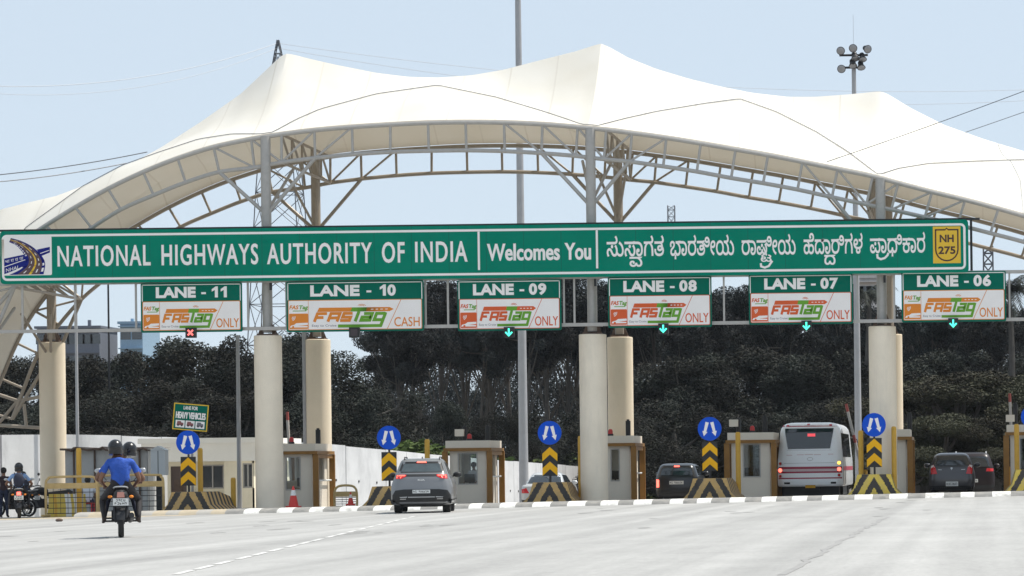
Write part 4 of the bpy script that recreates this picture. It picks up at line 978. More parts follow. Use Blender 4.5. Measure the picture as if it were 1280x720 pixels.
def barricade(pxa, pxb, topy, Y, label, mt=M_dusty):
    a, b = P(pxa, topy, Y), P(pxb, topy, Y); xa, xb = a.x, b.x; zt = (a.z + b.z) / 2; g = gz((xa + xb) / 2, Y)
    t = thing('barricade', label, 'barricade', ((xa + xb) / 2, Y, g), group='yellow steel barricades at the left')
    mb = MB(); r_ = .04
    mb.tube(catmull([(xa, Y, g + .06), (xa, Y, zt - .25), (xa + .08, Y, zt - .06), (xa + .25, Y, zt), (xb - .25, Y, zt), (xb - .08, Y, zt - .06), (xb, Y, zt - .25), (xb, Y, g + .06)], 4), r_, mt)
    mb.box(xa + .02, xb - .02, Y - .03, Y + .03, zt - .38, zt - .20, mt)
    for x in (xa, xb): mb.cyl((x, Y - .4, g + .05), (x, Y + .4, g + .05), r_, mt)
    mb.build('frame', t)
    mb = MB()
    for k in range(5): z = g + .12 + k * (zt - .45 - g) / 5; mb.cyl((xa + .04, Y, z), (xb - .04, Y, z), .012, M_dark, n=6)
    n = int((xb - xa) / .22)
    for k in range(1, n): x = xa + (xb - xa) * k / n; mb.cyl((x, Y + .015, g + .1), (x, Y + .015, zt - .38), .008, M_dark, n=6)
    mb.build('mesh_panel', t)
barricade(57, 121, 596, 98.0, 'yellow tube barricade in front of the leftmost column')
barricade(123, 204, 594, 98.9, 'yellow tube barricade behind the two riders')
barricade(418, 446, 607, 103.5, 'pale yellow low barricade in front of the white wall right of the cream column')
# jersey barrier at left, yellow and white bands
Y = 99.2; xa, xb = P(55, 0, Y).x, P(98, 0, Y).x; g = gz(xa, Y); zt = P(76, 617.5, Y).z
jb = thing('jersey_barrier', 'yellow and white banded concrete barrier behind the leftmost barricade', 'barrier', ((xa + xb) / 2, Y, g))
mb = MB(); n = 12; pr = [(-.32, 0), (-.30, .12), (-.17, .42), (-.12, 1), (.12, 1), (.17, .42), (.30, .12), (.32, 0)]
cols = [M_bky2, M_bky2, M_ypost, M_bky2, M_bky2, M_bky2, M_plate, M_plate, M_bky2, M_plate, M_plate, M_plate]
for k in range(n):
    def xx(f, q): return xa + (xb - xa) * (f + (.10 * q if 0 < f < 1 else 0) - (.05 if 0 < f < 1 else 0)) 
    f0, f1 = k / n, (k + 1) / n
    mb.grid([[(xx(f, 1 - q), Y + p, g + q * (zt - g)) for p, q in pr] for f in (f0, f1)], cols[k], False)
for x in (xa, xb): mb.add([(x, Y + p, g + q * (zt - g)) for p, q in pr], [tuple(range(8))], M_bky2)
mb.build('barrier_body', jb)
# loose stone on the verge
mb = MB(); g = GP(74, 652); mb.sphere(g + Vector((0, 0, .04)), .07, M_tin, 8, 5, 1.6, 1, .8); tag(mb.build('stone', loc=g), 'small dark stone lying on the dirt before the leftmost barricade', 'stone')

# ------------------------------------------------------------------ POLES, PYLON, WIRES
def pole(name, pts, r0, r1, Y, label, cat, mt=M_galv, extra=None, group=None):
    b = P(pts[0], 600, Y); x = P(pts[0], pts[1], Y).x; zt = P(pts[0], pts[1], Y).z; g = gz(x, Y)
    p = thing(name, label, cat, (x, Y, g), group=group)
    mb = MB(); mb.cyl((x, Y, g - .3), (x, Y, zt), r0, mt, r1, n=14); mb.cyl((x, Y, g - .02), (x, Y, g + .05), r0 * 2, mt, n=14); mb.build('shaft', p)
    if extra: extra(p, x, zt, Y)
    return p
# world-vertical poles: give the pixel of the upper point
def lampheads(p, x, zt, Y):
    mb = MB(); mb.cyl((x - .6, Y, zt - .1), (x + .6, Y, zt - .1), .05, M_dark); mb.cyl((x - .55, Y, zt - .62), (x + .45, Y, zt - .62), .05, M_dark); mb.cyl((x, Y - .5, zt - .5), (x, Y + .5, zt - .5), .06, M_dark); mb.cyl((x, Y, zt), (x, Y, zt + 1.6), .006, M_galv, n=5); mb.build('crossarm', p)
    for dx, dz, k in ((-.52, .1, 0), (0, .2, 0), (.52, .15, 1), (-.5, -.66, 0), (-.05, -.42, 2), (.36, -.16, 2), (.30, -.5, 2), (.05, -.12, 2)):
        mb = MB(); c = Vector((x + dx, Y - .25, zt + dz)); ax = Vector((.0 if k == 0 else .5 if k == 1 else .3, -1, -.35 if k < 2 else -1.6)).normalized()
        mb.cyl(c, c + ax * .22, ( .09), M_dark, .18, n=18, caps=True); mb.cyl(c + ax * .223, c + ax * .235, .155, M_sback, .14, n=18); mb.cyl(c - ax * .1, c, .1, M_dark, .12); mb.build('floodlight', p)
pole('high_mast', (644.5, -240), .20, .09, 124, 'tall tapering grey high mast pole rising above the canopy', 'pole')
pole('floodlight_mast', (1067, 66), .16, .09, 128, 'slender mast with a cluster of floodlights above the canopy', 'mast', M_galv, lampheads)
def arm(p, x, zt, Y):
    mb = MB(); mb.tube(catmull([(x, Y, zt - .2), (x + .05, Y, zt + .2), (x + .5, Y, zt + .45), (x + 1.3, Y, zt + .5)], 4), .04, M_galv); mb.build('arm', p)
    mb = MB(); mb.box(x + 1.2, x + 1.75, Y - .1, Y + .1, zt + .44, zt + .54, M_dark); mb.build('lamp_head', p)
pole('street_lamp', (297, 419), .085, .06, 105.5, 'thin grey pole rising to the LANE - 11 board beside the cream building', 'pole', group='thin grey poles')
pole('street_lamp', (94.5, 350), .07, .05, 118, 'thin grey pole right of the leftmost cream column', 'pole', group='thin grey poles')
pole('street_lamp', (380, 390), .08, .08, 107.2, 'thin pale pole against the left edge of the second cream column', 'pole', group='thin grey poles')
pole('street_lamp', (135, 340), .07, .05, 170, 'thin dark pole seen under the sign above the distant roofs', 'pole', M_dark, group='thin grey poles')
def lattice(name, px, topy, Y, wb, wt, label, cat, npan=12, rad=.06, arms=(), waist=None):
    x, zt = P(px, topy, Y).x, P(px, topy, Y).z; g = gz(x, Y); t = thing(name, label, cat, (x, Y, g))
    mb = MB(); H = zt - g
    lv = []; f_ = 0
    for i in range(npan + 1): lv.append(1 - (1 - i / npan) ** 1.35)
    wd = (lambda f: wb * (1 - f) ** 1.15 + wt) if not waist else (lambda f: float(np.interp(f, [q[0] for q in waist], [q[1] for q in waist])))
    for i in range(npan):
        a, b = lv[i], lv[i + 1]; ca = [(sx * wd(a) / 2, sy * wd(a) / 2) for sx, sy in ((-1, -1), (1, -1), (1, 1), (-1, 1))]; cb_ = [(sx * wd(b) / 2, sy * wd(b) / 2) for sx, sy in ((-1, -1), (1, -1), (1, 1), (-1, 1))]
        for k in range(4):
            j = (k + 1) % 4; A = lambda c, f: (x + c[0], Y + c[1], g + f * H)
            mb.cyl(A(ca[k], a), A(cb_[k], b), rad * 1.5, M_lat, n=6); mb.cyl(A(ca[k], a), A(cb_[j], b), rad, M_lat, n=5); mb.cyl(A(ca[j], a), A(cb_[k], b), rad, M_lat, n=5); mb.cyl(A(ca[k], a), A(ca[j], a), rad, M_lat, n=5)
    mb.build('lattice_frame', t)
    for (z_, ln) in arms:
        zz = g + z_ * H; mb = MB()
        for s in (-1, 1): mb.cyl((x, Y, zz), (x + s * ln, Y, zz + .2), rad * 1.2, M_lat, n=6); mb.cyl((x, Y, zz + 1.2), (x + s * ln, Y, zz + .2), rad, M_lat, n=6); mb.cyl((x + s * ln, Y, zz + .2), (x + s * ln, Y, zz - .7), .05, M_lat, n=6)
        mb.build('crossarm', t)
    return x, zt, g
tx, tz, tg = lattice('transmission_pylon', 347.5, 50, 225, 5.6, .35, 'steel lattice transmission pylon rising behind the left mast of the canopy', 'pylon', 14, .030, (), ((0, 5.4), (.576, 3.3), (.73, 2.7), (.945, .77), (1, .12)))
lattice('telecom_tower', 839, 257, 420, .1, .95, 'tiny distant telecom mast just above the sign', 'tower', 22, .03)
lattice('telecom_tower', 1235, 308, 330, .5, 1.0, 'lattice telecom mast beyond the right end of the long sign', 'tower', 14, .06)
def wire(pts, r, label, group='overhead power lines'):
    (xa_, ya_, Ya), (xb_, yb_, Yb), sag = pts; a, b = P(xa_, ya_, Ya), P(xb_, yb_, Yb); pp = []
    for i in range(25):
        t = i / 24; p = a.lerp(b, t); p.z -= sag * 4 * t * (1 - t); pp.append(p)
    c0 = pp[12].copy(); mb = MB(); mb.tube(pp, r * .8, M_wire if r < .03 and a.y > 150 else M_lat, n=5)
    tag(mb.build('power_line', loc=a), label, 'cable', group)
wire(((347, 54, 225), (-60, 105, 200), 1.2), .025, 'thin cable running left from the top of the lattice pylon, the upper of two')
wire(((347, 60, 225), (-60, 112, 195), 1.5), .018, 'faint cable running left from the lattice pylon, the lower of two')
wire(((347, 54, 225), (1340, 110, 260), 1.5), .02, 'faint cable running right from the pylon top behind the canopy')
wire(((347, 60, 225), (1340, 122, 260), 2.0), .02, 'faint cable running right from below the pylon top behind the canopy')
wire(((184, 190, 108), (-40, 222, 104), .1), .022, 'dark cable running left from the canopy slope, the upper of two')
wire(((158, 204, 108), (-40, 230, 103), .1), .022, 'dark cable running left from the canopy slope, the lower of two')
wire(((1034, 202, 99.8), (1960, -170, 78), .3), .015, 'grey cable crossing in front of the canopy at the right')
wire(((1205, 166, 106), (1960, -128, 84), .2), .015, 'grey cable leaving the right canopy slope to the frame edge')

# ------------------------------------------------------------------ VEHICLES
def paint(name, col, metal=.3, rough=.35):
    return mat(name, col, rough, metal, var=.04, scale=2, coat=.6)
def outline(prof, z):
    return float(np.interp(z, [p[0] for p in prof], [p[1] for p in prof]))
class Body:
    """slices: (z, y_rear, y_front, half_width); plan-rounded loft standing on the local ground, rear towards -y"""
    def __init__(s, sl, bow=.05, rc=.12): s.sl = sl; s.bow = bow; s.rc = rc
    def yr(s, z): return outline([(q[0], q[1]) for q in s.sl], z)
    def w(s, z): return outline([(q[0], q[3]) for q in s.sl], z)
    def yf(s, z): return outline([(q[0], q[2]) for q in s.sl], z)
    def rnd(s, f): return s.bow * f * f + s.rc * max(0, (abs(f) - .78) / .22) ** 2
    def rear(s, x, z): return s.yr(z) + s.rnd(max(-1, min(1, x / s.w(z))))
    def loft(s, mt):
        mb = MB(); fr = [-1, -.97, -.93, -.88, -.82, -.7, -.5, -.25, 0, .25, .5, .7, .82, .88, .93, .97, 1]; rows = []
        for z, a, b, w_ in s.sl:
            r_ = [(f * w_, a + s.rnd(f), z) for f in fr] + [(w_ * 1.0, a + (b - a) * t, z) for t in (.3, .5, .7)] + [(f * w_, b - s.rnd(f) * 1.6, z) for f in fr[::-1]] + [(-w_ * 1.0, a + (b - a) * t, z) for t in (.7, .5, .3)]
            rows.append(r_ + [r_[0]])
        mb.grid(rows, mt); n = len(rows[0]) - 1
        mb.add(rows[0][:-1], [tuple(range(n))[::-1]], mt); mb.add(rows[-1][:-1], [tuple(range(n))], mt, True)
        return mb
    def patch(s, mb, pts, mt, off=.008, mirror=False, thick=.03):
        """polygon given as (x,z) laid on the rear surface"""
        for sg in ((1, -1) if mirror else (1,)):
            q = []
            for i in range(len(pts)):
                a, b = pts[i], pts[(i + 1) % len(pts)]; n = max(1, int(math.hypot(a[0] - b[0], a[1] - b[1]) / .07))
                for k in range(n): t = k / n; q.append((sg * (a[0] + (b[0] - a[0]) * t), a[1] + (b[1] - a[1]) * t))
            n = len(q); out = [(x, s.rear(x, z) - off, z) for x, z in q]; inn = [(x, s.rear(x, z) + thick, z) for x, z in q]
            bm = bmesh.new(); vs = [bm.verts.new((x, 0, z)) for x, z in q]; bm.faces.new(vs); bmesh.ops.triangulate(bm, faces=bm.faces[:])
            for _ in range(4):
                lg = [e for e in bm.edges if e.calc_length() > .13 and not e.is_boundary]
                if not lg: break
                bmesh.ops.subdivide_edges(bm, edges=lg, cuts=1); bmesh.ops.triangulate(bm, faces=bm.faces[:])
            for v in bm.verts: v.co.y = s.rear(v.co.x, v.co.z) - off
            bm.verts.index_update(); fo = [v.co.copy() for v in bm.verts]; fs = [tuple(v.index for v in f_.verts) for f_ in bm.faces]; bm.free()
            mb.add(fo, fs, mt); mb.add(out + inn, [(i, (i + 1) % n, n + (i + 1) % n, n + i) for i in range(n)], mt)
    def side(s, mb, pts, mt, off=.008):
        """polygon (y,z) laid on both sides"""
        for sg in (1, -1):
            q = []
            for i in range(len(pts)):
                a, b = pts[i], pts[(i + 1) % len(pts)]; n = max(1, int(abs(a[1] - b[1]) / .08))
                for k in range(n): t = k / n; q.append((a[0] + (b[0] - a[0]) * t, a[1] + (b[1] - a[1]) * t))
            n = len(q); out = [(sg * (s.w(z) + off), y, z) for y, z in q]; inn = [(sg * (s.w(z) - .03), y, z) for y, z in q]
            mb.add(out, [tuple(range(n))], mt); mb.add(out + inn, [(i, (i + 1) % n, n + (i + 1) % n, n + i) for i in range(n)], mt)
def wheel(parent, x, y, r, wd, side=1):
    mb = MB(); a = Vector((x - wd / 2, y, r)); n = 28
    pr = [(r * .62, 0), (r * .9, 0), (r * .985, wd * .08), (r, wd * .2), (r, wd * .8), (r * .985, wd * .92), (r * .9, wd), (r * .62, wd)]
    mb.grid([[(x - wd / 2 + q, y + p * math.cos(2 * math.pi * k / n), r + p * math.sin(2 * math.pi * k / n)) for k in range(n + 1)] for p, q in pr], M_rub)
    w_ = mb.build('wheel', parent); mb = MB(); mb.cyl((x - wd * .38, y, r), (x + wd * .38, y, r), r * .62, M_silver, n=20)
    for k in range(5):
        t = 2 * math.pi * k / 5; mb.cyl((x + side * wd * .40, y + r * .38 * math.cos(t), r + r * .38 * math.sin(t)), (x + side * wd * .43, y + r * .38 * math.cos(t), r + r * .38 * math.sin(t)), r * .12, M_black, n=8)
    mb.build('rim', w_); return w_
def plate(t, B, x0, x1, z0, z1, mt=M_plate, lines=1):
    mb = MB(); B.patch(mb, [(x0, z0), (x1, z0), (x1, z1), (x0, z1)], mt, off=.022); p = mb.build('number_plate', t)
    mb = MB(); hgt = (z1 - z0); random.seed(int(abs(x0 * 1000)))
    for l in range(lines):
        zc = z1 - hgt * (l + .5) / lines; ch = hgt / lines * .5; n = 9; x = x0 + (x1 - x0) * .06; st_ = (x1 - x0) * .88 / n
        for k in range(n):
            if random.random() < .88:
                w_ = st_ * random.uniform(.5, .75); f3 = lambda a, b, d, x=x: (x + a, B.rear(x, zc) - .022 - d, zc - ch / 2 + b)
                for pp in random.sample([[(0, 0), (0, ch)], [(w_, 0), (w_, ch)], [(0, ch), (w_, ch)], [(0, 0), (w_, 0)], [(0, ch * .5), (w_, ch * .5)], [(0, ch), (w_, 0)]], 3): stroke(mb, f3, pp, st_ * .2, .001, M_black, .002)
            x += st_
    mb.build('plate_characters', p)
def mirror(t, x, y, z, mt, s=1):
    mb = MB(); mb.sphere((x + s * .13, y, z), .11, mt, 12, 8, 1.1, .6, .75); mb.cyl((x, y + .02, z - .05), (x + s * .08, y, z - .02), .025, M_black); mb.build('mirror', t)

# --- grey crossover
M_suv = paint('grey_car_paint', (.20, .203, .21), .3)
gp = GP(527, 641.5)
suv = thing('crossover_car', 'grey crossover car with lit red tail lamps driving towards the open lane', 'car', (gp.x, gp.y, gp.z), rz=R(7.8), world=False)
B = Body([(.24, .12, 3.95, .80), (.30, .05, 4.12, .85), (.45, .0, 4.2, .87), (.60, .0, 4.22, .875), (.80, .03, 4.2, .86), (.92, .07, 4.05, .825), (1.0, .08, 3.6, .79), (1.07, .12, 3.1, .765), (1.17, .18, 2.95, .73), (1.38, .38, 2.55, .655), (1.49, .42, 2.2, .61), (1.55, .55, 2.05, .56), (1.58, .75, 1.85, .47)], bow=.07, rc=.16)
B.loft(M_suv).build('body', suv, sharp=32)
mb = MB(); B.patch(mb, [(-.66, 1.17), (.66, 1.17), (.555, 1.47), (.45, 1.49), (-.45, 1.49), (-.555, 1.47)], M_black, .004); mb.build('rear_window_surround', suv)
mb = MB(); B.patch(mb, [(-.58, 1.195), (.58, 1.195), (.50, 1.43), (-.50, 1.43)], mat('rear_glass', (.05, .065, .07), .06, var=.3, scale=2.5, spec=.9), .009); mb.build('rear_window', suv)
mb = MB(); B.patch(mb, [(-.14, 1.455), (.14, 1.455), (.12, 1.495), (-.12, 1.495)], M_lampon, .02); mb.build('stop_lamp', suv)
mb = MB(); B.patch(mb, [(-.48, 1.06), (.48, 1.06), (.46, 1.125), (-.46, 1.125)], M_black, .007); mb.build('lamp_bar', suv)
for s in (1, -1):
    mb = MB(); B.patch(mb, [(s * .42, 1.11), (s * .72, 1.11), (s * .74, .99), (s * .56, 1.0), (s * .44, 1.06)], M_lamp, .012); tl_ = mb.build('tail_lamp', suv)
    mb = MB(); B.patch(mb, [(s * .45, 1.10), (s * .70, 1.10), (s * .70, 1.075), (s * .47, 1.075)], M_lampon, .02); B.patch(mb, [(s * .56, 1.07), (s * .70, 1.07), (s * .71, 1.02), (s * .59, 1.02)], M_lampon, .02); mb.build('lit_strip', tl_)
mb = MB(); B.patch(mb, [(-.74, .66), (-.5, .69), (.5, .69), (.74, .66), (.83, .52), (.83, .29), (.6, .245), (-.6, .245), (-.83, .29), (-.83, .52)], M_black, .012); mb.build('bumper_cladding', suv)
plate(suv, B, -.25, .25, .575, .675)
mb = MB(); B.patch(mb, [(-.38, .455), (.38, .455), (.38, .475), (-.38, .475)], M_silver, .02)
for s in (1, -1):
    for q in ([(.40, .48), (.62, .47), (.60, .45), (.42, .455)], [(.44, .40), (.60, .40), (.61, .42), (.44, .42)]): B.patch(mb, [(s * a, b) for a, b in q], M_silver, .02)
mb.build('bumper_trim', suv)
mb = MB(); put_text(mb, 'KIA', lambda a, b, d: (a, B.rear(a, .96) - .012 - d, .935 + b), -.10, .10, 0, .05, M_plate, .002, .004); mb.build('badge', suv)
mb = MB(); B.side(mb, [(1.0, 1.12), (2.7, 1.12), (2.25, 1.44), (.95, 1.46)], M_glassd); mb.build('side_window', suv)
mb = MB(); B.side(mb, [(.1, .27), (4.0, .27), (4.0, .40), (.1, .40)], M_black); mb.build('sill_cladding', suv)
mb = MB()
for s in (1, -1): mb.tube([(s * .50, .62, 1.55), (s * .50, .75, 1.615), (s * .50, 2.0, 1.615), (s * .5, 2.15, 1.55)], .018, M_dark, n=6)
mb.prism([(0, 1.57), (.14, 1.57), (.12, 1.63)], lambda a, b, d: (d, .72 + a, b), -.015, .015, M_dark); mb.build('roof_rail', suv)
for x in (-.69, .69):
    for y in (.72, 3.35): wheel(suv, x, y, .335, .23, 1 if x > 0 else -1)
mb = MB(); mb.box(-.55, .55, .3, 3.7, .18, .30, M_black); mb.build('underbody', suv)
mirror(suv, .80, 2.6, 1.10, M_black); mirror(suv, -.80, 2.6, 1.10, M_black, -1)

def hatch(name, label, px, Y, mt, sl, glass, lamps, plt, bumper, lampmat, stop=None, rz=0., lampw=None, wheels=(.62, .30, .19), extra=None, side=None, zoff=0.):
    g = G(px, Y); t = thing(name, label, 'car', (g.x, Y, g.z + zoff), rz=rz, world=False); B = Body(sl); B.loft(mt).build('body', t, sharp=32)
    mb = MB(); B.patch(mb, glass, M_glassd, .009); mb.build('rear_window', t)
    for s in (1, -1):
        mb = MB(); B.patch(mb, [(s * a, b) for a, b in lamps], lampmat, .014); l_ = mb.build('tail_lamp', t)
        if lampw: mb = MB(); B.patch(mb, [(s * a, b) for a, b in lampw], M_white_l, .02); mb.build('clear_section', l_)
    if stop: mb = MB(); B.patch(mb, stop, M_lampon, .02); mb.build('stop_lamp', t)
    if plt: plate(t, B, *plt)
    mb = MB(); B.patch(mb, bumper, M_black, .012); mb.build('bumper_cladding', t)
    if side: mb = MB(); B.side(mb, side, M_glassd); mb.build('side_window', t)
    tw, r_, wd = wheels; L_ = sl[2][2]
    for x in (-tw, tw):
        for y in (.62, L_ - .75): wheel(t, x, y, r_, wd, 1 if x > 0 else -1)
    mb = MB(); mb.box(-tw + .12, tw - .12, .3, L_ - .4, .17, .32, M_black); mb.build('underbody', t)
    wb = sl[4][3]; mirror(t, wb - .03, L_ * .62, sl[5][0] + .08, mt if mt != M_suv else M_black); mirror(t, -wb + .03, L_ * .62, sl[5][0] + .08, mt, -1)
    if extra: extra(t, B)
    return t
M_blkcar = paint('black_car_paint', (.012, .013, .016), .2, .3)
hatch('hatchback_car', 'black boxy hatchback with lit tail lamps in the LANE - 08 lane', 845.5, 107.5, M_blkcar,
      [(.20, .08, 3.4, .68), (.28, .02, 3.5, .725), (.45, 0, 3.52, .74), (.70, 0, 3.5, .745), (.86, .02, 3.3, .74), (.95, .05, 2.8, .725), (1.02, .08, 2.7, .70), (1.22, .16, 2.3, .645), (1.32, .22, 2.1, .60), (1.37, .32, 1.9, .53), (1.395, .5, 1.7, .42)],
      [(-.58, .99), (.58, .99), (.53, 1.22), (.49, 1.26), (-.49, 1.26), (-.53, 1.22)], [(.62, .56), (.72, .56), (.72, .84), (.62, .82)], (-.25, .25, .66, .78),
      [(-.73, .22), (.73, .22), (.735, .44), (-.735, .44)], M_lampon, [(-.10, 1.275), (.10, 1.275), (.09, 1.32), (-.09, 1.32)], side=[(.5, .98), (2.5, .98), (2.1, 1.28), (.5, 1.3)],
      extra=lambda t, B: None)
M_dkgrey = paint('dark_grey_car_paint', (.06, .058, .064), .3, .3)
def badge(t, B):
    mb = MB(); B.patch(mb, [(-.035, .93), (0, .88), (.035, .93), (.03, .97), (-.03, .97)], M_silver, .02); mb.build('badge', t)
    mb = MB()
    for s in (1, -1): B.patch(mb, [(s * .32, .88), (s * .46, .885), (s * .46, .905), (s * .34, .90)], M_silver, .015)
    mb.build('bumper_trim', t)
hatch('hatchback_car', 'dark grey rounded hatchback waiting in the LANE - 06 lane, white number plate', 1189.6, 103.6, M_dkgrey,
      [(.20, .10, 3.4, .70), (.28, .03, 3.5, .76), (.42, 0, 3.52, .785), (.62, 0, 3.5, .79), (.80, .03, 3.35, .77), (.96, .08, 2.8, .735), (1.04, .12, 2.65, .705), (1.28, .27, 2.3, .625), (1.38, .36, 2.1, .57), (1.44, .5, 1.9, .47), (1.465, .7, 1.7, .36)],
      [(-.63, 1.04), (.63, 1.04), (.60, 1.12), (.51, 1.36), (-.51, 1.36), (-.60, 1.12)], [(.49, .75), (.70, .74), (.715, .86), (.705, 1.03), (.62, 1.07), (.56, .98)], (-.20, .22, .33, .485),
      [(-.74, .22), (.74, .22), (.75, .34), (-.75, .34)], M_lamp, None, lampw=[(.58, .97), (.69, .95), (.70, 1.03), (.62, 1.06)], side=[(.6, 1.02), (2.5, 1.02), (2.1, 1.34), (.6, 1.36)], extra=badge)
def rails(t, B):
    mb = MB()
    for s in (1, -1): mb.tube([(s * .56, .6, 1.66), (s * .56, .7, 1.74), (s * .56, 2.4, 1.74), (s * .56, 2.5, 1.66)], .02, M_silver, n=6)
    mb.build('roof_rail', t)
M_maroonc = mat('dark_maroon_car_paint', (.016, .008, .009), .35, .0, var=.04, spec=.35)
hatch('suv_car', 'tall dark SUV mostly hidden behind the dark grey hatchback', 1214, 112.5, M_maroonc,
      [(.25, .10, 4.1, .80), (.35, .03, 4.3, .86), (.55, 0, 4.35, .875), (.85, 0, 4.3, .875), (1.0, .03, 4.1, .86), (1.12, .06, 3.4, .83), (1.18, .08, 3.2, .81), (1.5, .22, 2.7, .715), (1.62, .30, 2.4, .66), (1.68, .42, 2.2, .56), (1.70, .6, 2.0, .44)],
      [(-.70, 1.17), (.70, 1.17), (.62, 1.55), (-.62, 1.55)], [(.55, 1.0), (.82, 1.0), (.83, 1.1), (.58, 1.12)], (-.25, .25, .6, .72), [(-.84, .28), (.84, .28), (.86, .5), (-.86, .5)], M_lamp, None, wheels=(.70, .35, .24), side=[(.6, 1.15), (3.0, 1.15), (2.5, 1.56), (.6, 1.58)], extra=rails)
M_whcar = paint('silver_white_car_paint', (.52, .53, .53), .2)
hatch('sedan_car', 'white sedan half hidden behind the striped barrier beside the thick column', 677.5, 117, M_whcar,
      [(.22, .10, 4.0, .76), (.30, .03, 4.15, .81), (.48, 0, 4.2, .83), (.75, .02, 4.18, .83), (.92, .06, 4.0, .80), (.97, .12, 3.2, .78), (1.0, .50, 3.1, .72), (1.30, .95, 2.6, .60), (1.40, 1.15, 2.3, .54), (1.44, 1.35, 2.1, .46), (1.455, 1.5, 1.9, .36)],
      [(-.66, 1.03), (.66, 1.03), (.56, 1.32), (.50, 1.36), (-.50, 1.36), (-.56, 1.32)], [(.50, .66), (.81, .66), (.82, .82), (.62, .86)], (-.25, .25, .60, .72), [(-.79, .24), (.79, .24), (.82, .40), (-.82, .40)], M_lamp, None, wheels=(.66, .31, .19), side=[(1.15, 1.0), (3.0, 1.0), (2.5, 1.33), (1.4, 1.36)])

# --- bus
M_bus = paint('white_bus_paint', (.88, .91, .94), .0, .35)
M_busst = mat('bus_red_stripe', (.36, .018, .05), .4, var=.05)
M_buspk = mat('bus_pink_stripe', (.62, .48, .5), .4, var=.05)
g = G(1012.8, 105)
bus = thing('minibus', 'white minibus with red rear stripes waiting in the LANE - 07 lane', 'bus', (g.x, 105, g.z), world=False)
B = Body([(.44, .06, 7.9, 1.10), (.50, .02, 8.0, 1.13), (.70, 0, 8.05, 1.135), (1.20, .02, 8.05, 1.13), (1.40, .05, 8.0, 1.12), (1.70, .10, 7.9, 1.09), (2.30, .20, 7.6, 1.045), (2.45, .25, 7.5, 1.01), (2.56, .33, 7.4, .93), (2.62, .45, 7.2, .84), (2.655, .7, 7.0, .68)], bow=.06, rc=.14)
B.loft(M_bus).build('body', bus, sharp=32)
X = lambda x: (x - 280) / 186.; Z = lambda y: (643 - y) / 186.
zp = lambda pts: [(X(a), Z(b)) for a, b in pts]
mb = MB(); B.patch(mb, zp([(118, 187), (432, 187), (425, 230), (409, 318), (137, 320), (122, 230)]), M_glassd, .009); rw = mb.build('rear_window', bus)
mb = MB(); B.patch(mb, zp([(264, 221), (314, 221), (314, 240), (264, 240)]), mat('window_red_glow', (.3, .02, .03), .3, var=0, emit=(1, .1, .12), estr=.5), .014); mb.build('lit_route_lamp', rw)
for a, b, m_ in ((434, 449, M_busst), (450, 463, M_buspk), (464, 475, M_busst), (504, 512, M_busst)): mb = MB(); B.patch(mb, zp([(76, a), (484, a), (484, b), (76, b)]), m_, .006); mb.build('stripe_band', bus)
mb = MB(); B.patch(mb, zp([(105, 165), (445, 165), (450, 176), (100, 176)]), M_busst, .006); mb.build('stripe_band', bus)
mb = MB(); B.patch(mb, zp([(84, 524), (470, 524), (472, 552), (82, 552)]), M_bus, .05); mb.build('bumper', bus)
mb = MB()
for a, b in ((112, 150), (412, 446)): B.patch(mb, zp([(a, 533), (b, 533), (b, 545), (a, 545)]), M_black, .056)
mb.build('bumper_slot', bus)
def rlamp(nm, x, y, r, m_):
    mb = MB(); B.patch(mb, zp([(x + r * 1.3 * math.cos(R(t)), y + r * 1.3 * math.sin(R(t))) for t in range(0, 360, 20)]), M_silver, .012); l_ = mb.build(nm, bus)
    mb = MB(); B.patch(mb, zp([(x + r * math.cos(R(t)), y + r * math.sin(R(t))) for t in range(0, 360, 20)]), m_, .022); mb.build('lens', l_)
for x, y, r, m_, nm in ((87, 412, 9, M_lamp, 'indicator'), (86, 456, 12, M_lampon, 'tail_lamp'), (87, 494, 8, M_lamp, 'reflector'), (466, 411, 11, M_ambon, 'indicator'), (466, 452, 12, M_lampon, 'tail_lamp'), (465, 490, 8, M_lamp, 'reflector'), (96, 533, 6, M_lamp, 'reflector'), (460, 530, 6, M_lamp, 'reflector')): rlamp(nm, x, y, r, m_)
for x, y in ((135, 168), (270, 161), (412, 165)):
    mb = MB(); B.patch(mb, zp([(x - 9, y - 5), (x + 9, y - 5), (x + 9, y + 5), (x - 9, y + 5)]), M_lamp, .03); mb.build('marker_lamp', bus)
plate(bus, B, X(248), X(312), Z(571), Z(532), M_platey, 2)
mb = MB(); 
for x0_, x1_, y0_ in ((128, 165, 357), (195, 240, 355), (245, 300, 354), (305, 350, 355), (395, 430, 353)): B.patch(mb, zp([(x0_, y0_), (x1_, y0_), (x1_, y0_ + 4), (x0_, y0_ + 4)]), M_buspk, .006)
mb.build('faded_lettering', bus)
mb = MB(); stroke(mb, lambda a, b, d: (a, B.rear(a, b) - .008 - d, b), [(X(280) + .10 * math.cos(R(t)), Z(385) + .055 * math.sin(R(t))) for t in range(0, 361, 30)], .02, 0, M_silver); mb.build('badge', bus)
mb = MB(); B.patch(mb, zp([(110, 410), (440, 408), (440, 411), (110, 413)]), M_silver, .012); B.patch(mb, zp([(130, 328), (418, 328), (418, 330), (130, 330)]), M_silver, .006); mb.build('panel_seam', bus)
for y0_, y1_ in ((.6, 2.0), (2.1, 3.5), (3.6, 5.0), (5.1, 6.4)):
    mb = MB(); B.side(mb, [(y0_, 1.45), (y1_, 1.45), (y1_, 2.28), (y0_, 2.28)], M_glassd); mb.build('side_window', bus)
mb = MB(); B.side(mb, [(.3, .98), (7.5, .98), (7.5, 1.12), (.3, 1.12)], M_busst, .006); mb.build('side_stripe', bus)
for x in (-.88, .88):
    for y in (1.6, 6.4): wheel(bus, x, y, .40, .32, 1 if x > 0 else -1)
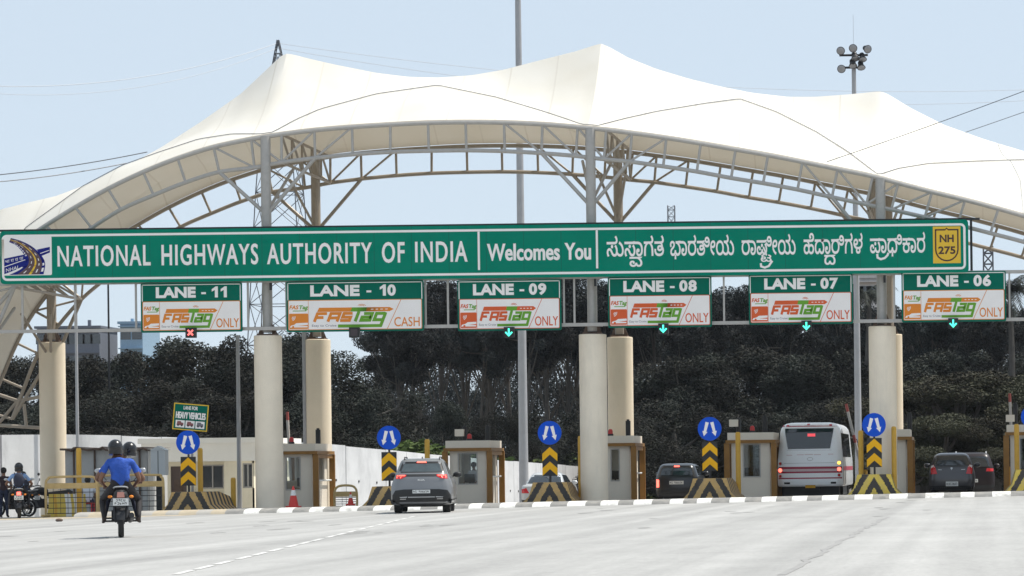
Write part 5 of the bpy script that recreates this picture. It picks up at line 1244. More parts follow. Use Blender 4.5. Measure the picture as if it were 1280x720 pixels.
mb = MB(); mb.box(-.98, .98, .3, 7.6, .12, .46, M_black); mb.box(-1.06, -.70, 1.05, 1.08, .06, .46, M_black); mb.box(.70, 1.06, 1.05, 1.08, .06, .46, M_black); mb.box(-.3, .3, .15, .3, .3, .42, M_dark); mb.build('underbody', bus)  # black underbody lowered and mud flaps added to stand in for shade beneath
for s in (1, -1):
    mb = MB(); mb.tube([(s * 1.02, 7.4, 2.2), (s * 1.30, 7.5, 2.1), (s * 1.36, 7.5, 1.9)], .02, M_black, n=6); mb.box(s * 1.38 - .09, s * 1.38 + .09, 7.44, 7.54, 1.5, 1.92, M_black); mb.build('mirror', bus)

# ------------------------------------------------------------------ MOTORCYCLES
def motorcycle(label, loc, rz=0., sc=1., lit=False, group='motorcycles', dark=False):
    t = thing('motorcycle', label, 'motorcycle', loc, rz, group, world=False); t.scale = (sc,) * 3
    def mw(y, r, wd):
        mb = MB(); n = 28; pr = [(r * .80, .1), (r * .93, 0), (r * .985, .25), (r, .5), (r * .985, .75), (r * .93, 1), (r * .80, .9)]
        mb.grid([[((q - .5) * wd, y + p * math.cos(2 * math.pi * k / n), r + p * math.sin(2 * math.pi * k / n)) for k in range(n + 1)] for p, q in pr], M_rub)
        w_ = mb.build('wheel', t); mb = MB(); mb.grid([[((q - .5) * .05, y + p * math.cos(2 * math.pi * k / n), r + p * math.sin(2 * math.pi * k / n)) for k in range(n + 1)] for p, q in ((r * .80, 0), (r * .72, 0), (r * .72, 1), (r * .80, 1))], M_silver)
        mb.cyl((-.07, y, r), (.07, y, r), .05, M_dark)
        for k in range(6): a = 2 * math.pi * k / 6; mb.cyl((0, y, r), (0, y + r * .75 * math.cos(a), r + r * .75 * math.sin(a)), .014, M_dark, n=6)
        mb.build('rim', w_)
    mw(.31, .305, .105); mw(1.62, .305, .09)
    mb = MB(); mb.tube(catmull([(0, .25, .78), (0, .6, .70), (0, 1.0, .75), (0, 1.35, .85)], 3), .035, M_dark); mb.tube([(0, .9, .72), (0, .85, .35), (0, 1.2, .28), (0, 1.38, .78)], .03, M_dark)
    for s in (1, -1): mb.cyl((s * .09, .31, .305), (s * .09, .85, .38), .025, M_dark); mb.cyl((s * .10, .36, .33), (s * .12, .50, .72), .03, M_dark); mb.cyl((s * .08, 1.62, .305), (s * .09, 1.40, .92), .022, M_silver)
    for s in (1, -1): mb.cyl((s * .08, .62, .36), (s * .33, .62, .36), .018, M_dark); mb.cyl((s * .08, 1.0, .30), (s * .30, 1.0, .30), .018, M_dark)
    mb.build('frame', t)
    mb = MB(); mb.box(-.13, .13, .86, 1.22, .30, .60, M_dark); mb.cyl((0, 1.05, .5), (0, 1.22, .74), .10, M_dark); mb.cyl((-.17, .98, .40), (.17, .98, .40), .11, M_dark, n=14); mb.build('engine', t)
    mb = MB(); mb.sphere((0, 1.05, .86), .16, M_redp if not (lit or dark) else M_black, 14, 10, .95, 1.7, .85); mb.build('fuel_tank', t)
    mb = MB(); rows = []
    for y, w_, z in ((.05, .07, .885), (.10, .10, .875), (.25, .12, .86), (.55, .13, .82), (.80, .10, .80), (.86, .06, .80)): rows.append([(-w_, y, z - .06), (-w_, y, z - .01), (-w_ * .6, y, z + .015), (0, y, z + .02), (w_ * .6, y, z + .015), (w_, y, z - .01), (w_, y, z - .06)])
    mb.grid(rows, M_black); mb.add([p for p in rows[0]], [tuple(range(7))], M_black); mb.build('seat', t)
    mb = MB(); rows = []
    for y, w_, z, h in ((-.02, .075, .80, .04), (.02, .115, .79, .10), (.2, .13, .77, .12), (.5, .12, .74, .12), (.75, .09, .72, .10)): rows.append([(w_ * math.cos(a), y, z + h * math.sin(a)) for a in [2 * math.pi * k / 12 for k in range(13)]])
    mb.grid(rows, M_black); mb.build('tail_fairing', t)
    mb = MB(); mb.tube(catmull([(-.11, .4, .90), (-.125, .1, .93), (-.07, -.03, .95), (.07, -.03, .95), (.125, .1, .93), (.11, .4, .90)], 3), .014, M_silver); mb.build('grab_rail', t)
    mb = MB(); mb.prism([(-.07, .75), (.07, .75), (.06, .85), (-.06, .85)], lambda a, b, d: (a, -.025 - d, b), -.02, .02, M_lampon if lit else M_black if dark else mat('pale_tail_lamp', (.55, .25, .2), .2, var=0)); mb.build('tail_lamp', t)
    mb = MB(); rows = []
    for a in (70, 90, 110, 130, 150, 175): rows.append([(x, .31 + .36 * math.cos(R(a)) * (1 if a > 90 else .9) , .305 + .36 * math.sin(R(a))) for x in (-.075, -.03, .03, .075)])
    mb.grid(rows, M_dark); mb.prism([(-.08, .55), (.08, .55), (.085, .72), (-.085, .72)], lambda a, b, d: (a, -.03 + d, b), 0, .02, M_black); mb.build('rear_mudguard', t)
    mb = MB(); mb.prism([(-.14, .60), (.14, .60), (.14, .735), (-.14, .735)], lambda a, b, d: (a, -.045 - d, b), -.008, .004, M_plate); p_ = mb.build('number_plate', t)
    mb = MB(); random.seed(9)
    for l in range(2):
        for k in range(5 if l else 4):
            x = -.105 + k * .045 + (.02 if not l else 0); z = .682 - l * .06; f3 = lambda a, b, d: (x + a, -.050 - d, z + b)
            for pp in random.sample([[(0, 0), (0, .035)], [(.025, 0), (.025, .035)], [(0, .035), (.025, .035)], [(0, 0), (.025, 0)], [(0, .018), (.025, .018)]], 3): stroke(mb, f3, pp, .009, 0, M_black, .001)
    mb.build('plate_characters', p_)
    for s in (1, -1):
        mb = MB(); mb.cyl((s * .10, .03, .765), (s * .165, .03, .765), .012, M_black); mb.sphere((s * .19, .02, .765), .035, M_orange, 10, 6, 1.2, .8, .8); mb.build('indicator', t)
    mb = MB(); mb.tube(catmull([(.12, 1.2, .34), (.16, .8, .30), (.18, .45, .36), (.19, .12, .42)], 3), [.03, .03, .03, .035, .045, .055, .06, .06, .055, .05], M_dark, n=12); mb.build('exhaust', t)
    mb = MB(); mb.tube(catmull([(-.36, 1.16, 1.02), (-.25, 1.24, 1.05), (0, 1.34, 1.0), (.25, 1.24, 1.05), (.36, 1.16, 1.02)], 3), .014, M_dark)
    for s in (1, -1): mb.cyl((s * .37, 1.15, 1.02), (s * .27, 1.21, 1.045), .02, M_black)
    mb.build('handlebar', t)
    for s in (1, -1):
        mb = MB(); mb.cyl((s * .24, 1.25, 1.05), (s * .37, 1.22, 1.22), .008, M_dark, n=6); mb.sphere((s * .40, 1.21, 1.25), .055, M_silver, 12, 6, 1.3, .3, .85); mb.build('mirror', t)
    mb = MB(); mb.sphere((0, 1.50, .93), .12, M_black, 12, 8, 1, .9, 1); mb.build('headlamp', t)
    mb = MB(); rows = []
    for a in (20, 50, 80, 110, 140, 165): rows.append([(x, 1.62 + .33 * math.cos(R(a)), .305 + .33 * math.sin(R(a))) for x in (-.06, 0, .06)])
    mb.grid(rows, M_redp if not (lit or dark) else M_black); mb.build('front_mudguard', t)
    return t

# ------------------------------------------------------------------ PEOPLE
def person(label, loc, J, bones, rz=0., sc=1., cover=None, group=None):
    """J: joint -> (x,y,z,rx,ry); bones: (a,b,material). One continuous skinned body."""
    names = list(J); idx = {n: i for i, n in enumerate(names)}
    me = bpy.data.meshes.new('person'); me.from_pydata([J[n][:3] for n in names], [(idx[a], idx[b]) for a, b, _ in bones], [])
    o = bpy.data.objects.new('tmp', me); C.objects.link(o); sm = o.modifiers.new('s', 'SKIN'); sm.branch_smoothing = .4
    if not me.skin_vertices: 
        bpy.context.view_layer.objects.active = o; bpy.ops.mesh.customdata_skin_add()
    for n in names:
        v = me.skin_vertices[0].data[idx[n]]; v.radius = J[n][3:5] if len(J[n]) > 4 else (J[n][3], J[n][3]); v.use_root = (n == 'pelvis')
    ss = o.modifiers.new('ss', 'SUBSURF'); ss.levels = 2; ss.render_levels = 2
    dg = bpy.context.evaluated_depsgraph_get(); dg.update()
    m2 = bpy.data.meshes.new_from_object(o.evaluated_get(dg)); bpy.data.objects.remove(o)
    mats = []
    for b in bones:
        if b[2] not in mats: mats.append(b[2])
    m2.materials.clear()
    for m_ in mats: m2.materials.append(m_)
    segs = [(Vector(J[a][:3]), Vector(J[b][:3]), mats.index(m_)) for a, b, m_ in bones]
    for p in m2.polygons:
        c = p.center; best = (9, 0)
        for a, b, k in segs:
            ab = b - a; t = max(0, min(1, (c - a).dot(ab) / max(1e-9, ab.length_squared))); d = (c - (a + ab * t)).length
            if d < best[0]: best = (d, k)
        p.material_index = best[1]; p.use_smooth = True
    m2.name = 'person'
    pr = bpy.data.objects.new('person', m2); C.objects.link(pr); pr.location = loc; pr.rotation_euler = (0, 0, rz); pr.scale = (sc,) * 3
    tag(pr, label, 'person', group)
    h = Vector(J['head'][:3])
    mb = MB()
    if cover == 'helmet':
        prof = []
        mb.sphere(h + Vector((0, 0, .015)), .145, M_helm, 20, 14, .93, 1.1, 1.02)
        mb.cyl(h + Vector((0, -.02, -.125)), h + Vector((0, -.01, -.06)), .125, M_helm, .135, n=18); mb.build('helmet', pr)
    else:
        mb.sphere(h + Vector((0, -.015, .035)), .112, M_hair, 16, 10, .92, 1.08, .98); mb.build('hair', pr)
        mb = MB(); mb.sphere(h + Vector((0, .105, -.02)), .02, M_skin, 8, 6, .8, 1.2, 1.4); mb.build('nose', pr)
    return pr
def hand(J, bones, s, wrist, dirv, mt=M_skin):
    """five short finger chains curling from a palm"""
    w_ = Vector(wrist); d = Vector(dirv).normalized(); side_ = Vector((0, 1, 0)) if abs(d.x) > .6 else Vector((1, 0, 0))
    J['palm' + s] = tuple(w_ + d * .07) + (.032, .022); bones.append(('wrist' + s, 'palm' + s, mt))
    for k, (o_, l) in enumerate(((-.03, .07), (-.01, .08), (.01, .078), (.03, .06))):
        a = w_ + d * .12 + side_ * o_; b = a + d * l * .6 + Vector((0, 0, -.03)); J[f'f{k}{s}'] = tuple(a) + (.009, .009); J[f'g{k}{s}'] = tuple(b) + (.008, .008)
        bones += [('palm' + s, f'f{k}{s}', mt), (f'f{k}{s}', f'g{k}{s}', mt)]
    a = w_ + d * .06 + side_ * .045 + Vector((0, 0, -.01)); J['th' + s] = tuple(a) + (.010, .010); b = a + d * .05 + Vector((0, 0, -.02)); J['tj' + s] = tuple(b) + (.009, .009)
    bones += [('palm' + s, 'th' + s, mt), ('th' + s, 'tj' + s, mt)]
def seated(shirt, trou, lean=.12, hands=((-.33, .62, 1.05), (.33, .62, 1.05)), elbows=((-.36, .22, 1.10), (.36, .22, 1.10)), seat=.86, foot=((-.30, .12, .36), (.30, .12, .36)), knee=((-.27, .50, .78), (.27, .50, .78)), tw=1.0, sleeve=True):
    """riding pose, local origin under the hips; +y forward"""
    J = {'pelvis': (0, 0, seat + .11, .155 * tw, .135), 'waist': (0, lean * .35, seat + .28, .15 * tw, .115), 'chest': (0, lean * .8, seat + .46, .175 * tw, .125), 'neckb': (0, lean + .02, seat + .60, .085, .075), 'neck': (0, lean + .04, seat + .67, .052, .052), 'head': (0, lean + .07, seat + .79, .092, .105), 'crown': (0, lean + .07, seat + .87, .07, .08)}
    bones = [('pelvis', 'waist', shirt), ('waist', 'chest', shirt), ('chest', 'neckb', shirt), ('neckb', 'neck', M_skin), ('neck', 'head', M_skin), ('head', 'crown', M_skin)]
    for k, s in ((0, 'l'), (1, 'r')):
        q = -1 if k == 0 else 1; e = Vector(elbows[k]); h = Vector(hands[k]); kn = Vector(knee[k]); f_ = Vector(foot[k])
        J['sh' + s] = (q * .185 * tw, lean * .95, seat + .55, .068, .072); up = Vector(J['sh' + s][:3]).lerp(e, .62)
        J['sl' + s] = tuple(up) + (.056, .056); J['el' + s] = tuple(e) + (.042, .042); J['wrist' + s] = tuple(h) + (.028, .028)
        bones += [('chest', 'sh' + s, shirt), ('sh' + s, 'sl' + s, shirt), ('sl' + s, 'el' + s, M_skin if sleeve else shirt), ('el' + s, 'wrist' + s, M_skin if sleeve else shirt)]
        hand(J, bones, s, h, (h - e))
        J['hip' + s] = (q * .12, .06, seat + .07, .10, .10); J['kn' + s] = tuple(kn) + (.068, .068); J['an' + s] = tuple(f_ + Vector((0, -.04, .08))) + (.045, .045); J['fo' + s] = tuple(f_ + Vector((0, .03, .0))) + (.042, .036); J['to' + s] = tuple(f_ + Vector((q * .02, .15, -.01))) + (.04, .028)
        bones += [('pelvis', 'hip' + s, trou), ('hip' + s, 'kn' + s, trou), ('kn' + s, 'an' + s, trou), ('an' + s, 'fo' + s, M_shoe), ('fo' + s, 'to' + s, M_shoe)]
    return J, bones
def standing(shirt, trou, armb=.0, h=1.68):
    k = h / 1.7
    J = {'pelvis': (0, 0, .93 * k, .15, .115), 'waist': (0, 0, 1.07 * k, .14, .10), 'chest': (0, 0, 1.27 * k, .165, .115), 'neckb': (0, 0, 1.42 * k, .08, .07), 'neck': (0, .01, 1.49 * k, .05, .05), 'head': (0, .03, 1.59 * k, .085, .10), 'crown': (0, .03, 1.66 * k, .065, .075)}
    bones = [('pelvis', 'waist', shirt), ('waist', 'chest', shirt), ('chest', 'neckb', shirt), ('neckb', 'neck', M_skin), ('neck', 'head', M_skin), ('head', 'crown', M_skin)]
    for q, s in ((-1, 'l'), (1, 'r')):
        e = Vector((q * .25, -.02 + armb * .1, 1.10 * k)); h_ = Vector((q * .24, .06 + armb * .25, .86 * k + armb * .25))
        J['sh' + s] = (q * .18, 0, 1.38 * k, .066, .066); J['sl' + s] = (q * .225, -.01, 1.22 * k, .052, .052); J['el' + s] = tuple(e) + (.042, .042); J['wrist' + s] = tuple(h_) + (.028, .028)
        bones += [('chest', 'sh' + s, shirt), ('sh' + s, 'sl' + s, shirt), ('sl' + s, 'el' + s, M_skin), ('el' + s, 'wrist' + s, M_skin)]; hand(J, bones, s, h_, h_ - e)
        J['hip' + s] = (q * .09, 0, .86 * k, .098, .10); J['kn' + s] = (q * .10, .02, .48 * k, .064, .068); J['an' + s] = (q * .11, -.02, .09, .044, .048); J['fo' + s] = (q * .115, .04, .045, .042, .04); J['to' + s] = (q * .13, .17, .035, .038, .028)
        bones += [('pelvis', 'hip' + s, trou), ('hip' + s, 'kn' + s, trou), ('kn' + s, 'an' + s, trou), ('an' + s, 'fo' + s, M_shoe), ('fo' + s, 'to' + s, M_shoe)]
    return J, bones
# riders in the foreground
gp = GP(151.5, 672.5); sc = 1.07; hd = R(16.0); fw = Vector((-math.sin(hd), math.cos(hd), 0))
motorcycle('black motorcycle ridden by two people in blue shirts, nearest vehicle on the road', (gp.x, gp.y, gp.z), hd, sc)
J, b_ = seated(M_bluesh, M_trou, lean=.06, hands=((-.30, .42, .98), (.26, .42, .98)), elbows=((-.36, .10, 1.08), (.34, .12, 1.08)), knee=((-.33, .46, .70), (.33, .46, .70)), foot=((-.30, .18, .31), (.32, .18, .31)), tw=1.12, seat=.88)
J = {k: (v[0] - {'head': .085, 'crown': .085, 'neck': .07, 'neckb': .05, 'chest': .025}.get(k, 0),) + v[1:] for k, v in J.items()}
person('pillion rider in a bright blue shirt and black helmet on the near motorcycle', tuple(gp + fw * .22 * sc), J, b_, hd, sc, 'helmet', 'riders on the near motorcycle')
J, b_ = seated(M_bluesh, M_navysh, lean=.16, hands=((-.36, .50, 1.04), (.36, .50, 1.04)), elbows=((-.44, .26, 1.10), (.42, .26, 1.08)), knee=((-.24, .42, .72), (.24, .42, .72)), foot=((-.30, .30, .31), (.30, .30, .31)), seat=.84, tw=1.15)
J = {k: (v[0] + (.17 if k in ('head', 'crown') else .05 if k in ('neck',) else 0),) + v[1:] for k, v in J.items()}
person('driver mostly hidden behind the pillion rider, leaning out to the right in a black helmet', tuple(gp + fw * .66 * sc), J, b_, hd, sc, 'helmet', 'riders on the near motorcycle')
# second motorcycle by the left edge
g2 = G(23.3, 97.0); g2.z += .0
motorcycle('motorcycle with its tail lamp lit near the standing people at the left edge', (g2.x, g2.y, g2.z), R(17), 1., True)
J, b_ = seated(M_ltblue, M_trou, lean=.12, hands=((-.34, .56, 1.03), (.34, .56, 1.03)), elbows=((-.40, .22, 1.10), (.40, .22, 1.10)), seat=.84)
r2 = person('helmeted rider in a light blue shirt wearing a dark backpack', (g2.x - .5 * math.sin(R(17)), g2.y + .5 * math.cos(R(17)), g2.z), J, b_, R(17), 1., 'helmet')
bp = MB(); bp.sphere((0, -.16, 1.22), .2, M_navysh, 14, 10, .85, .5, 1.2)
for s in (1, -1): bp.tube([(s * .12, -.08, 1.42), (s * .13, .10, 1.46), (s * .13, .20, 1.36)], .02, M_navysh, n=6)
o = bp.build('backpack'); o.location = (g2.x - .5 * math.sin(R(17)), g2.y + .5 * math.cos(R(17)), g2.z); o.rotation_euler = (0, 0, R(17)); tag(o, 'dark backpack worn by the light blue shirted rider', 'backpack')
g3 = G(4.5, 101.5); J, b_ = standing(M_maroon, M_jeans); person('standing person in a dark maroon top and dark jeans at the left edge', tuple(g3), J, b_, R(8), .98)
g4 = G(45, 101.5); motorcycle('parked dark motorcycle without lights between the rider and the leftmost column', tuple(g4), R(70), .95, dark=True)
J, b_ = seated(M_navysh, M_trou, lean=.1, seat=.80, hands=((-.2, .42, .98), (.2, .42, .98)), elbows=((-.28, .15, 1.02), (.28, .15, 1.02)))
person('bareheaded person in dark clothes sitting on the parked motorcycle', (g4.x - .35, g4.y + .12, g4.z), J, b_, R(70), .88)
g5 = G(110, 101.2)
st_ = thing('stool', 'small red stool under the person in white by the yellow post', 'stool', tuple(g5)); mb = MB(); mb.box(g5.x - .18, g5.x + .18, g5.y - .18, g5.y + .18, g5.z + .40, g5.z + .45, M_redp); mb.build('seat', st_)
for sx in (-1, 1):
    for sy in (-1, 1): mb = MB(); mb.cyl((g5.x + sx * .15, g5.y + sy * .15, g5.z), (g5.x + sx * .15, g5.y + sy * .15, g5.z + .40), .025, M_redp); mb.build('leg', st_)
J, b_ = seated(M_whitesh, M_jeans, lean=.12, seat=.36, hands=((-.2, .40, .62), (.2, .40, .62)), elbows=((-.27, .12, .66), (.27, .12, .66)), knee=((-.16, .44, .47), (.16, .44, .47)), foot=((-.15, .42, .04), (.15, .42, .04)))
person('person in a white shirt sitting behind the yellow post by the tin shack', tuple(g5), J, b_, R(20), 1.)
g6 = G(70, 103.0)
motorcycle('parked motorcycle behind the yellow and white concrete barrier', (g6.x + .5, g6.y, g6.z), R(88), 1., dark=True)
J, b_ = seated(M_navysh, M_jeans, lean=.35, seat=.82, hands=((-.2, .55, .9), (.2, .55, .9)), elbows=((-.3, .3, .98), (.3, .3, .98)))
# attendant in the booth
bx = P(592.5, 590, YB + 1.4); gb = gz(bx.x, bx.y) + .13
J, b_ = standing(M_whitesh, M_trou, .6); person('booth attendant in a pale shirt seen through the booth window', (bx.x, bx.y, gb - .2), J, b_, R(160), .95)

# ------------------------------------------------------------------ VEGETATION
rng = np.random.default_rng(4)
def leaf_mesh(name, centers, radii, n, size, mt, flat=1., droop=0.):
    centers = np.array(centers, float); radii = np.array(radii, float)
    wgt = radii ** 2.2; k = rng.choice(len(centers), n, p=wgt / wgt.sum())
    d = rng.normal(size=(n, 3)); d /= np.linalg.norm(d, axis=1)[:, None]
    r = rng.random(n) ** .45
    pos = centers[k] + d * (radii[k] * r)[:, None] * np.array([1, 1, flat])
    u = rng.normal(size=(n, 3)); u[:, 2] *= .7; u /= np.linalg.norm(u, axis=1)[:, None]
    if droop: u[:, 2] -= droop; u /= np.linalg.norm(u, axis=1)[:, None]
    v = np.cross(u, rng.normal(size=(n, 3))); v /= np.linalg.norm(v, axis=1)[:, None]
    s = size * (0.6 + .8 * rng.random(n))[:, None]
    a = pos - u * s * .6; b = pos + v * s * .28; c = pos + u * s * .6; e = pos - v * s * .28
    vs = np.stack([a, b, c, e], 1).reshape(-1, 3)
    me = bpy.data.meshes.new(name); me.vertices.add(len(vs)); me.vertices.foreach_set('co', vs.ravel().astype(np.float32))
    me.loops.add(4 * n); me.loops.foreach_set('vertex_index', np.arange(4 * n, dtype=np.int32)); me.polygons.add(n)
    me.polygons.foreach_set('loop_start', np.arange(0, 4 * n, 4, dtype=np.int32)); me.materials.append(mt); me.update(calc_edges=True)
    return me
def clumps(n, rx, rz, z0, rmin, rmax, flat=.8):
    cs, rs = [], []
    for i in range(n):
        a = rng.random() * 2 * math.pi; q = rng.random() ** .5; h = rng.random()
        w_ = math.sin(math.pi * min(1, .18 + .75 * h)); cs.append((math.cos(a) * rx * q * w_, math.sin(a) * rx * q * w_, z0 + rz * h)); rs.append(rmin + (rmax - rmin) * rng.random())
    return cs, rs
def trunk_mesh(name, h, r, cs, lean=.3, limbs=8):
    mb = MB(); top = Vector((lean, 0, h)); pts = [Vector((0, 0, -.5)), Vector((lean * .1, .05, h * .35)), Vector((lean * .6, -.05, h * .7)), top]
    pp = catmull(pts, 4); mb.tube(pp, [r * (1.15 - .8 * i / (len(pp) - 1)) for i in range(len(pp))], M_bark, n=8)
    for c in list(cs)[:limbs]:
        f_ = random.uniform(.4, .85); a = pp[int(f_ * (len(pp) - 1))]; c = Vector(c); m_ = a.lerp(c, .55) + Vector((0, 0, -.2))
        mb.tube(catmull([a, m_, c], 3), [r * .45, r * .4, r * .34, r * .28, r * .22, r * .15, r * .06], M_bark, n=6)
    me_o = mb.build(name); me = me_o.data; bpy.data.objects.remove(me_o); return me
VAR = {}
def variant(key, n, leafsize, mt, nleaf, rx, rz, z0, rmin, rmax, th, tr, flat=.85, droop=0., limbs=8, lean=.3):
    cs, rs = clumps(n, rx, rz, z0, rmin, rmax); VAR[key] = (leaf_mesh(key, cs, rs, nleaf, leafsize, mt, flat, droop), trunk_mesh(key + '_trunk', th, tr, cs, lean, limbs))
random.seed(21)
for k in range(3): variant(f'broad{k}', 36, .105, M_leafd, 46000, 3.7, 6.2, 2.4, .55, 1.25, 6.5, .25, limbs=14)
for k in range(3): variant(f'gum{k}', 26, .12, M_leafe, 24000, 2.4, 4.3, 9.3, .4, 1.0, 13, .13, droop=.5, limbs=13, lean=.5 - .4 * k)
for k in range(2): variant(f'olive{k}', 40, .10, M_leafo, 52000, 4.8, 3.6, 2.6, .55, 1.1, 4.5, .3, .55, limbs=18)
for k in range(2): variant(f'thin{k}', 40, .15, M_leafe, 11000, 3.6, 8.0, 1.5, .5, 1.3, 8, .12, droop=.3, limbs=10)
for k in range(2): variant(f'bush{k}', 12, .13, M_leafg, 5000, 1.5, 1.4, .35, .4, .7, 1.0, .06, limbs=5)
def palm_mesh():
    mb = MB()
    for i in range(22):
        a = 2 * math.pi * i / 22 + rng.random() * .2; el = rng.uniform(-.2, 1.2); pts = []
        for t in np.linspace(0, 1, 10): pts.append(Vector((math.cos(a) * 1.25 * t * math.cos(el * .5), math.sin(a) * 1.25 * t * math.cos(el * .5), 7 + 1.1 * t * el - 1.0 * t * t)))
        for j in range(len(pts) - 1):
            d = (pts[j + 1] - pts[j]); sd = Vector((-math.sin(a), math.cos(a), 0))
            for s_ in (1, -1):
                for q in (0, .25, .5, .75):
                    p = pts[j] + d * q; ln = .34 * (1 - .6 * j / 9) * rng.uniform(.7, 1.1); tip = p + sd * (s_ * ln) + d * rng.uniform(.5, 1.2) + Vector((0, 0, -ln * rng.uniform(.3, 1.0)))
                    mb.add([p, p + d * .22, tip], [(0, 1, 2)], M_leafd)
    o = mb.build('palm', fixn=False); me = o.data; bpy.data.objects.remove(o); return me
VAR['palm'] = (palm_mesh(), trunk_mesh('palm_trunk', 7, .16, [], .2, 0))
def tree(name, key, px, Y, toppx, label, group, rz=None, wide=1., cat='tree', base=None):
    """scaled so that its top reaches pixel row toppx"""
    g = G(px, Y) if base is None else Vector((P(px, 500, Y).x, Y, base)); zt = P(px, toppx, Y).z; H = zt - g.z
    cm, tm = VAR[key]; h0 = max(v.co.z for v in cm.vertices) if 'h' not in cm else cm['h']; cm['h'] = h0
    s = H / h0; t = thing(name, label, cat, tuple(g), random.uniform(0, 6.28) if rz is None else rz, group, world=False); t.scale = (s * wide, s * wide, s)
    for nm, me in (('crown', cm), ('trunk', tm)): o = bpy.data.objects.new(nm, me); C.objects.link(o); o.parent = t
random.seed(33)
GT = 'trees in the grove beyond the toll plaza'
top_line = [(-60, 440), (0, 425), (60, 432), (100, 426), (150, 415), (200, 408), (260, 412), (300, 418), (340, 415), (400, 405), (440, 395), (480, 372), (520, 350), (560, 342), (620, 338), (700, 340), (800, 345), (900, 350), (1000, 352), (1100, 362), (1180, 352), (1260, 350), (1340, 345), (1500, 350)]
tl = lambda px: float(np.interp(px, [a for a, b in top_line], [b for a, b in top_line]))
LB = 'dark bushy broadleaf tree in the grove behind the left part of the plaza'
LGm = 'tall thin gum tree with a loose crown in the grove behind the middle lanes'
LR = 'dark broadleaf tree in the grove behind the right lanes'
# left: dense dark broadleaf trees just beyond the wall
px = -90
while px < 425:
    tree('broadleaf_tree', f'broad{random.randrange(3)}', px + random.uniform(-12, 12), random.uniform(168, 182), tl(px) + random.uniform(0, 28), LB, GT, wide=1.15); px += 46
px = -110
while px < 440:
    tree('broadleaf_tree', f'broad{random.randrange(3)}', px + random.uniform(-15, 15), random.uniform(160, 166) if px < 330 else random.uniform(166, 172), max(470, tl(px) + 60) + random.uniform(-10, 20), LB, GT, wide=1.5); px += 52
# middle: tall gums in two ranks, sky showing between the stems
px = 500
while px < 1480:
    tree('gum_tree', f'gum{random.randrange(3)}', px + random.uniform(-12, 12), random.uniform(196, 215), tl(px) + random.uniform(-6, 34), LGm if px < 880 else LR, GT, wide=1.0); px += 30
px = 500
while px < 1480:
    tree('gum_tree', f'gum{random.randrange(3)}', px + random.uniform(-12, 12), random.uniform(216, 240), tl(px) + random.uniform(5, 30), LGm if px < 880 else LR, GT, wide=1.2); px += 38
# lower storey
px = 450
while px < 1480:
    tree('understorey_tree', f'broad{random.randrange(3)}', px + random.uniform(-12, 12), random.uniform(184, 194), (508 if 440 < px < 770 else 440) + random.uniform(-12, 18), 'dark low tree filling the foot of the grove behind the middle and right lanes', GT, wide=1.35 if px > 770 else .9); px += 34
px = 470
while px < 760:
    tree('gum_tree', f'thin{random.randrange(2)}', px + random.uniform(-10, 10), random.uniform(245, 275), random.uniform(430, 476), LGm, GT, wide=.75); px += 24
px = 760
while px < 1480:
    tree('understorey_tree', f'broad{random.randrange(3)}', px + random.uniform(-12, 12), random.uniform(170, 180), 500 + random.uniform(-14, 24), 'dark low tree filling the foot of the grove behind the middle and right lanes', GT, wide=1.6); px += 40
# olive spreading trees at the right
for px, Y, tp in ((1150, 160, 478), (1205, 156, 462), (1262, 160, 470), (1320, 158, 465), (1180, 150, 515), (1245, 150, 520), (1130, 150, 540), (1300, 150, 525)):
    tree('spreading_tree', f'olive{random.randrange(2)}', px, Y, tp, 'olive green spreading tree behind the two dark cars at the right', 'olive spreading trees at the right', wide=1.45)
for px, tp in ((1082, 352), (1266, 345)): tree('palm_tree', 'palm', px, 185, tp, 'palm tree fronds showing behind the LANE - 06 board' if px > 1200 else 'palm tree fronds showing beside the right thick column', 'palms beyond the signs')
for px, Y, tp, l in ((520, 165, 546, 'bright green bush above the white wall beside the grey car'), (548, 166, 556, 'bright green bush above the white wall between the grey car and the booth'), (705, 182, 562, 'bright green bush beside the blue sign of the white sedan'), (722, 183, 556, 'bright green bush touching the thick middle column'), (812, 196, 585, 'low green bush just left of the black hatchback'), (872, 186, 570, 'bright green bush behind the black hatchback and the chevron plate'), (899, 186, 566, 'bright green bush between the chevron plate and the booth left of the bus')):
    tree('bush', f'bush{random.randrange(2)}', px, Y, tp, l, 'bushes along the white wall', cat='bush', wide=1.5)

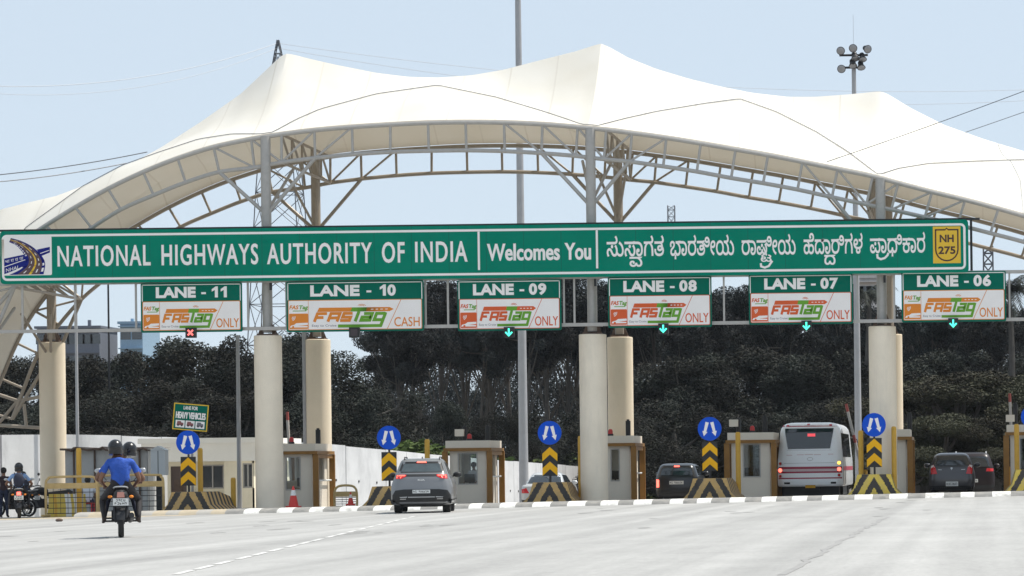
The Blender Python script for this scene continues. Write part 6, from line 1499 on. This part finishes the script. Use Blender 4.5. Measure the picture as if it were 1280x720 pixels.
# ------------------------------------------------------------------ FAR BUILDINGS
def far_building(pxa, pxb, top, Y, mt, label, floors, wins, roofbits=()):
    a, b = P(pxa, top, Y), P(pxb, top, Y); g = gz(a.x, Y); D = 9; t = thing('apartment_building', label, 'building', ((a.x + b.x) / 2, Y, g))
    mb = MB(); mb.box(a.x, b.x, Y, Y + D, g - .5, a.z, mt); mb.build('wall', t)
    mb = MB(); mb.box(a.x - .3, b.x + .3, Y - .3, Y + D + .3, a.z + .002, a.z + .35, mt)
    for f_, w_, h in roofbits: x = a.x + (b.x - a.x) * f_; mb.box(x, x + w_, Y + 2, Y + 2 + w_, a.z + .352, a.z + .35 + h, mt)
    mb.build('roof', t)
    for fl in range(floors):
        z = a.z - 2.2 - fl * 3.1
        mb = MB(); mb.box(a.x - .15, b.x + .15, Y - .5, Y - .003, z + 1.75, z + 1.9, mt); mb.build('ledge', t)
        for k in range(wins):
            x = a.x + (b.x - a.x) * (k + .5) / wins; mb = MB(); mb.box(x - .7, x + .7, Y - .04, Y + .02, z, z + 1.35, M_glassd); mb.build('window', t)
M_far1 = mat('far_slate_wall', (.13, .145, .18), .8, var=.1); M_far2 = mat('far_blue_wall', (.24, .36, .48), .8, var=.1); M_far3 = mat('far_pale_wall', (.5, .48, .47), .8, var=.1); M_far4 = mat('far_pink_wall', (.5, .3, .36), .8, var=.1)
far_building(46, 124, 411, 430, M_far1, 'low slate grey flat roofed block seen beside the leftmost column', 3, 8, ((.1, 1.2, .5), (.75, .4, .9)))
far_building(150, 178, 405, 430, M_far2, 'pale blue block at the left end of the LANE - 11 board', 3, 2, ((.3, .4, .5),))
far_building(1066, 1096, 348, 330, M_far3, 'pale distant block behind the right thick column under the long sign', 6, 3)

# ------------------------------------------------------------------ AIR
mb = MB(); mb.box(-700, 700, -320, 700, -6, 60, M_lat); hz_ = mb.build('haze'); hz_.data.materials.clear()
hm = bpy.data.materials.new('noon_haze'); hm.use_nodes = True; ht = hm.node_tree; ht.nodes.clear()
ho = ht.nodes.new('ShaderNodeOutputMaterial'); hv_ = ht.nodes.new('ShaderNodeVolumePrincipled'); hv_.inputs['Color'].default_value = (.86, .92, 1, 1); hv_.inputs['Density'].default_value = .00008
ht.links.new(hv_.outputs[0], ho.inputs['Volume']); hz_.data.materials.append(hm); tag(hz_, kind='stuff')
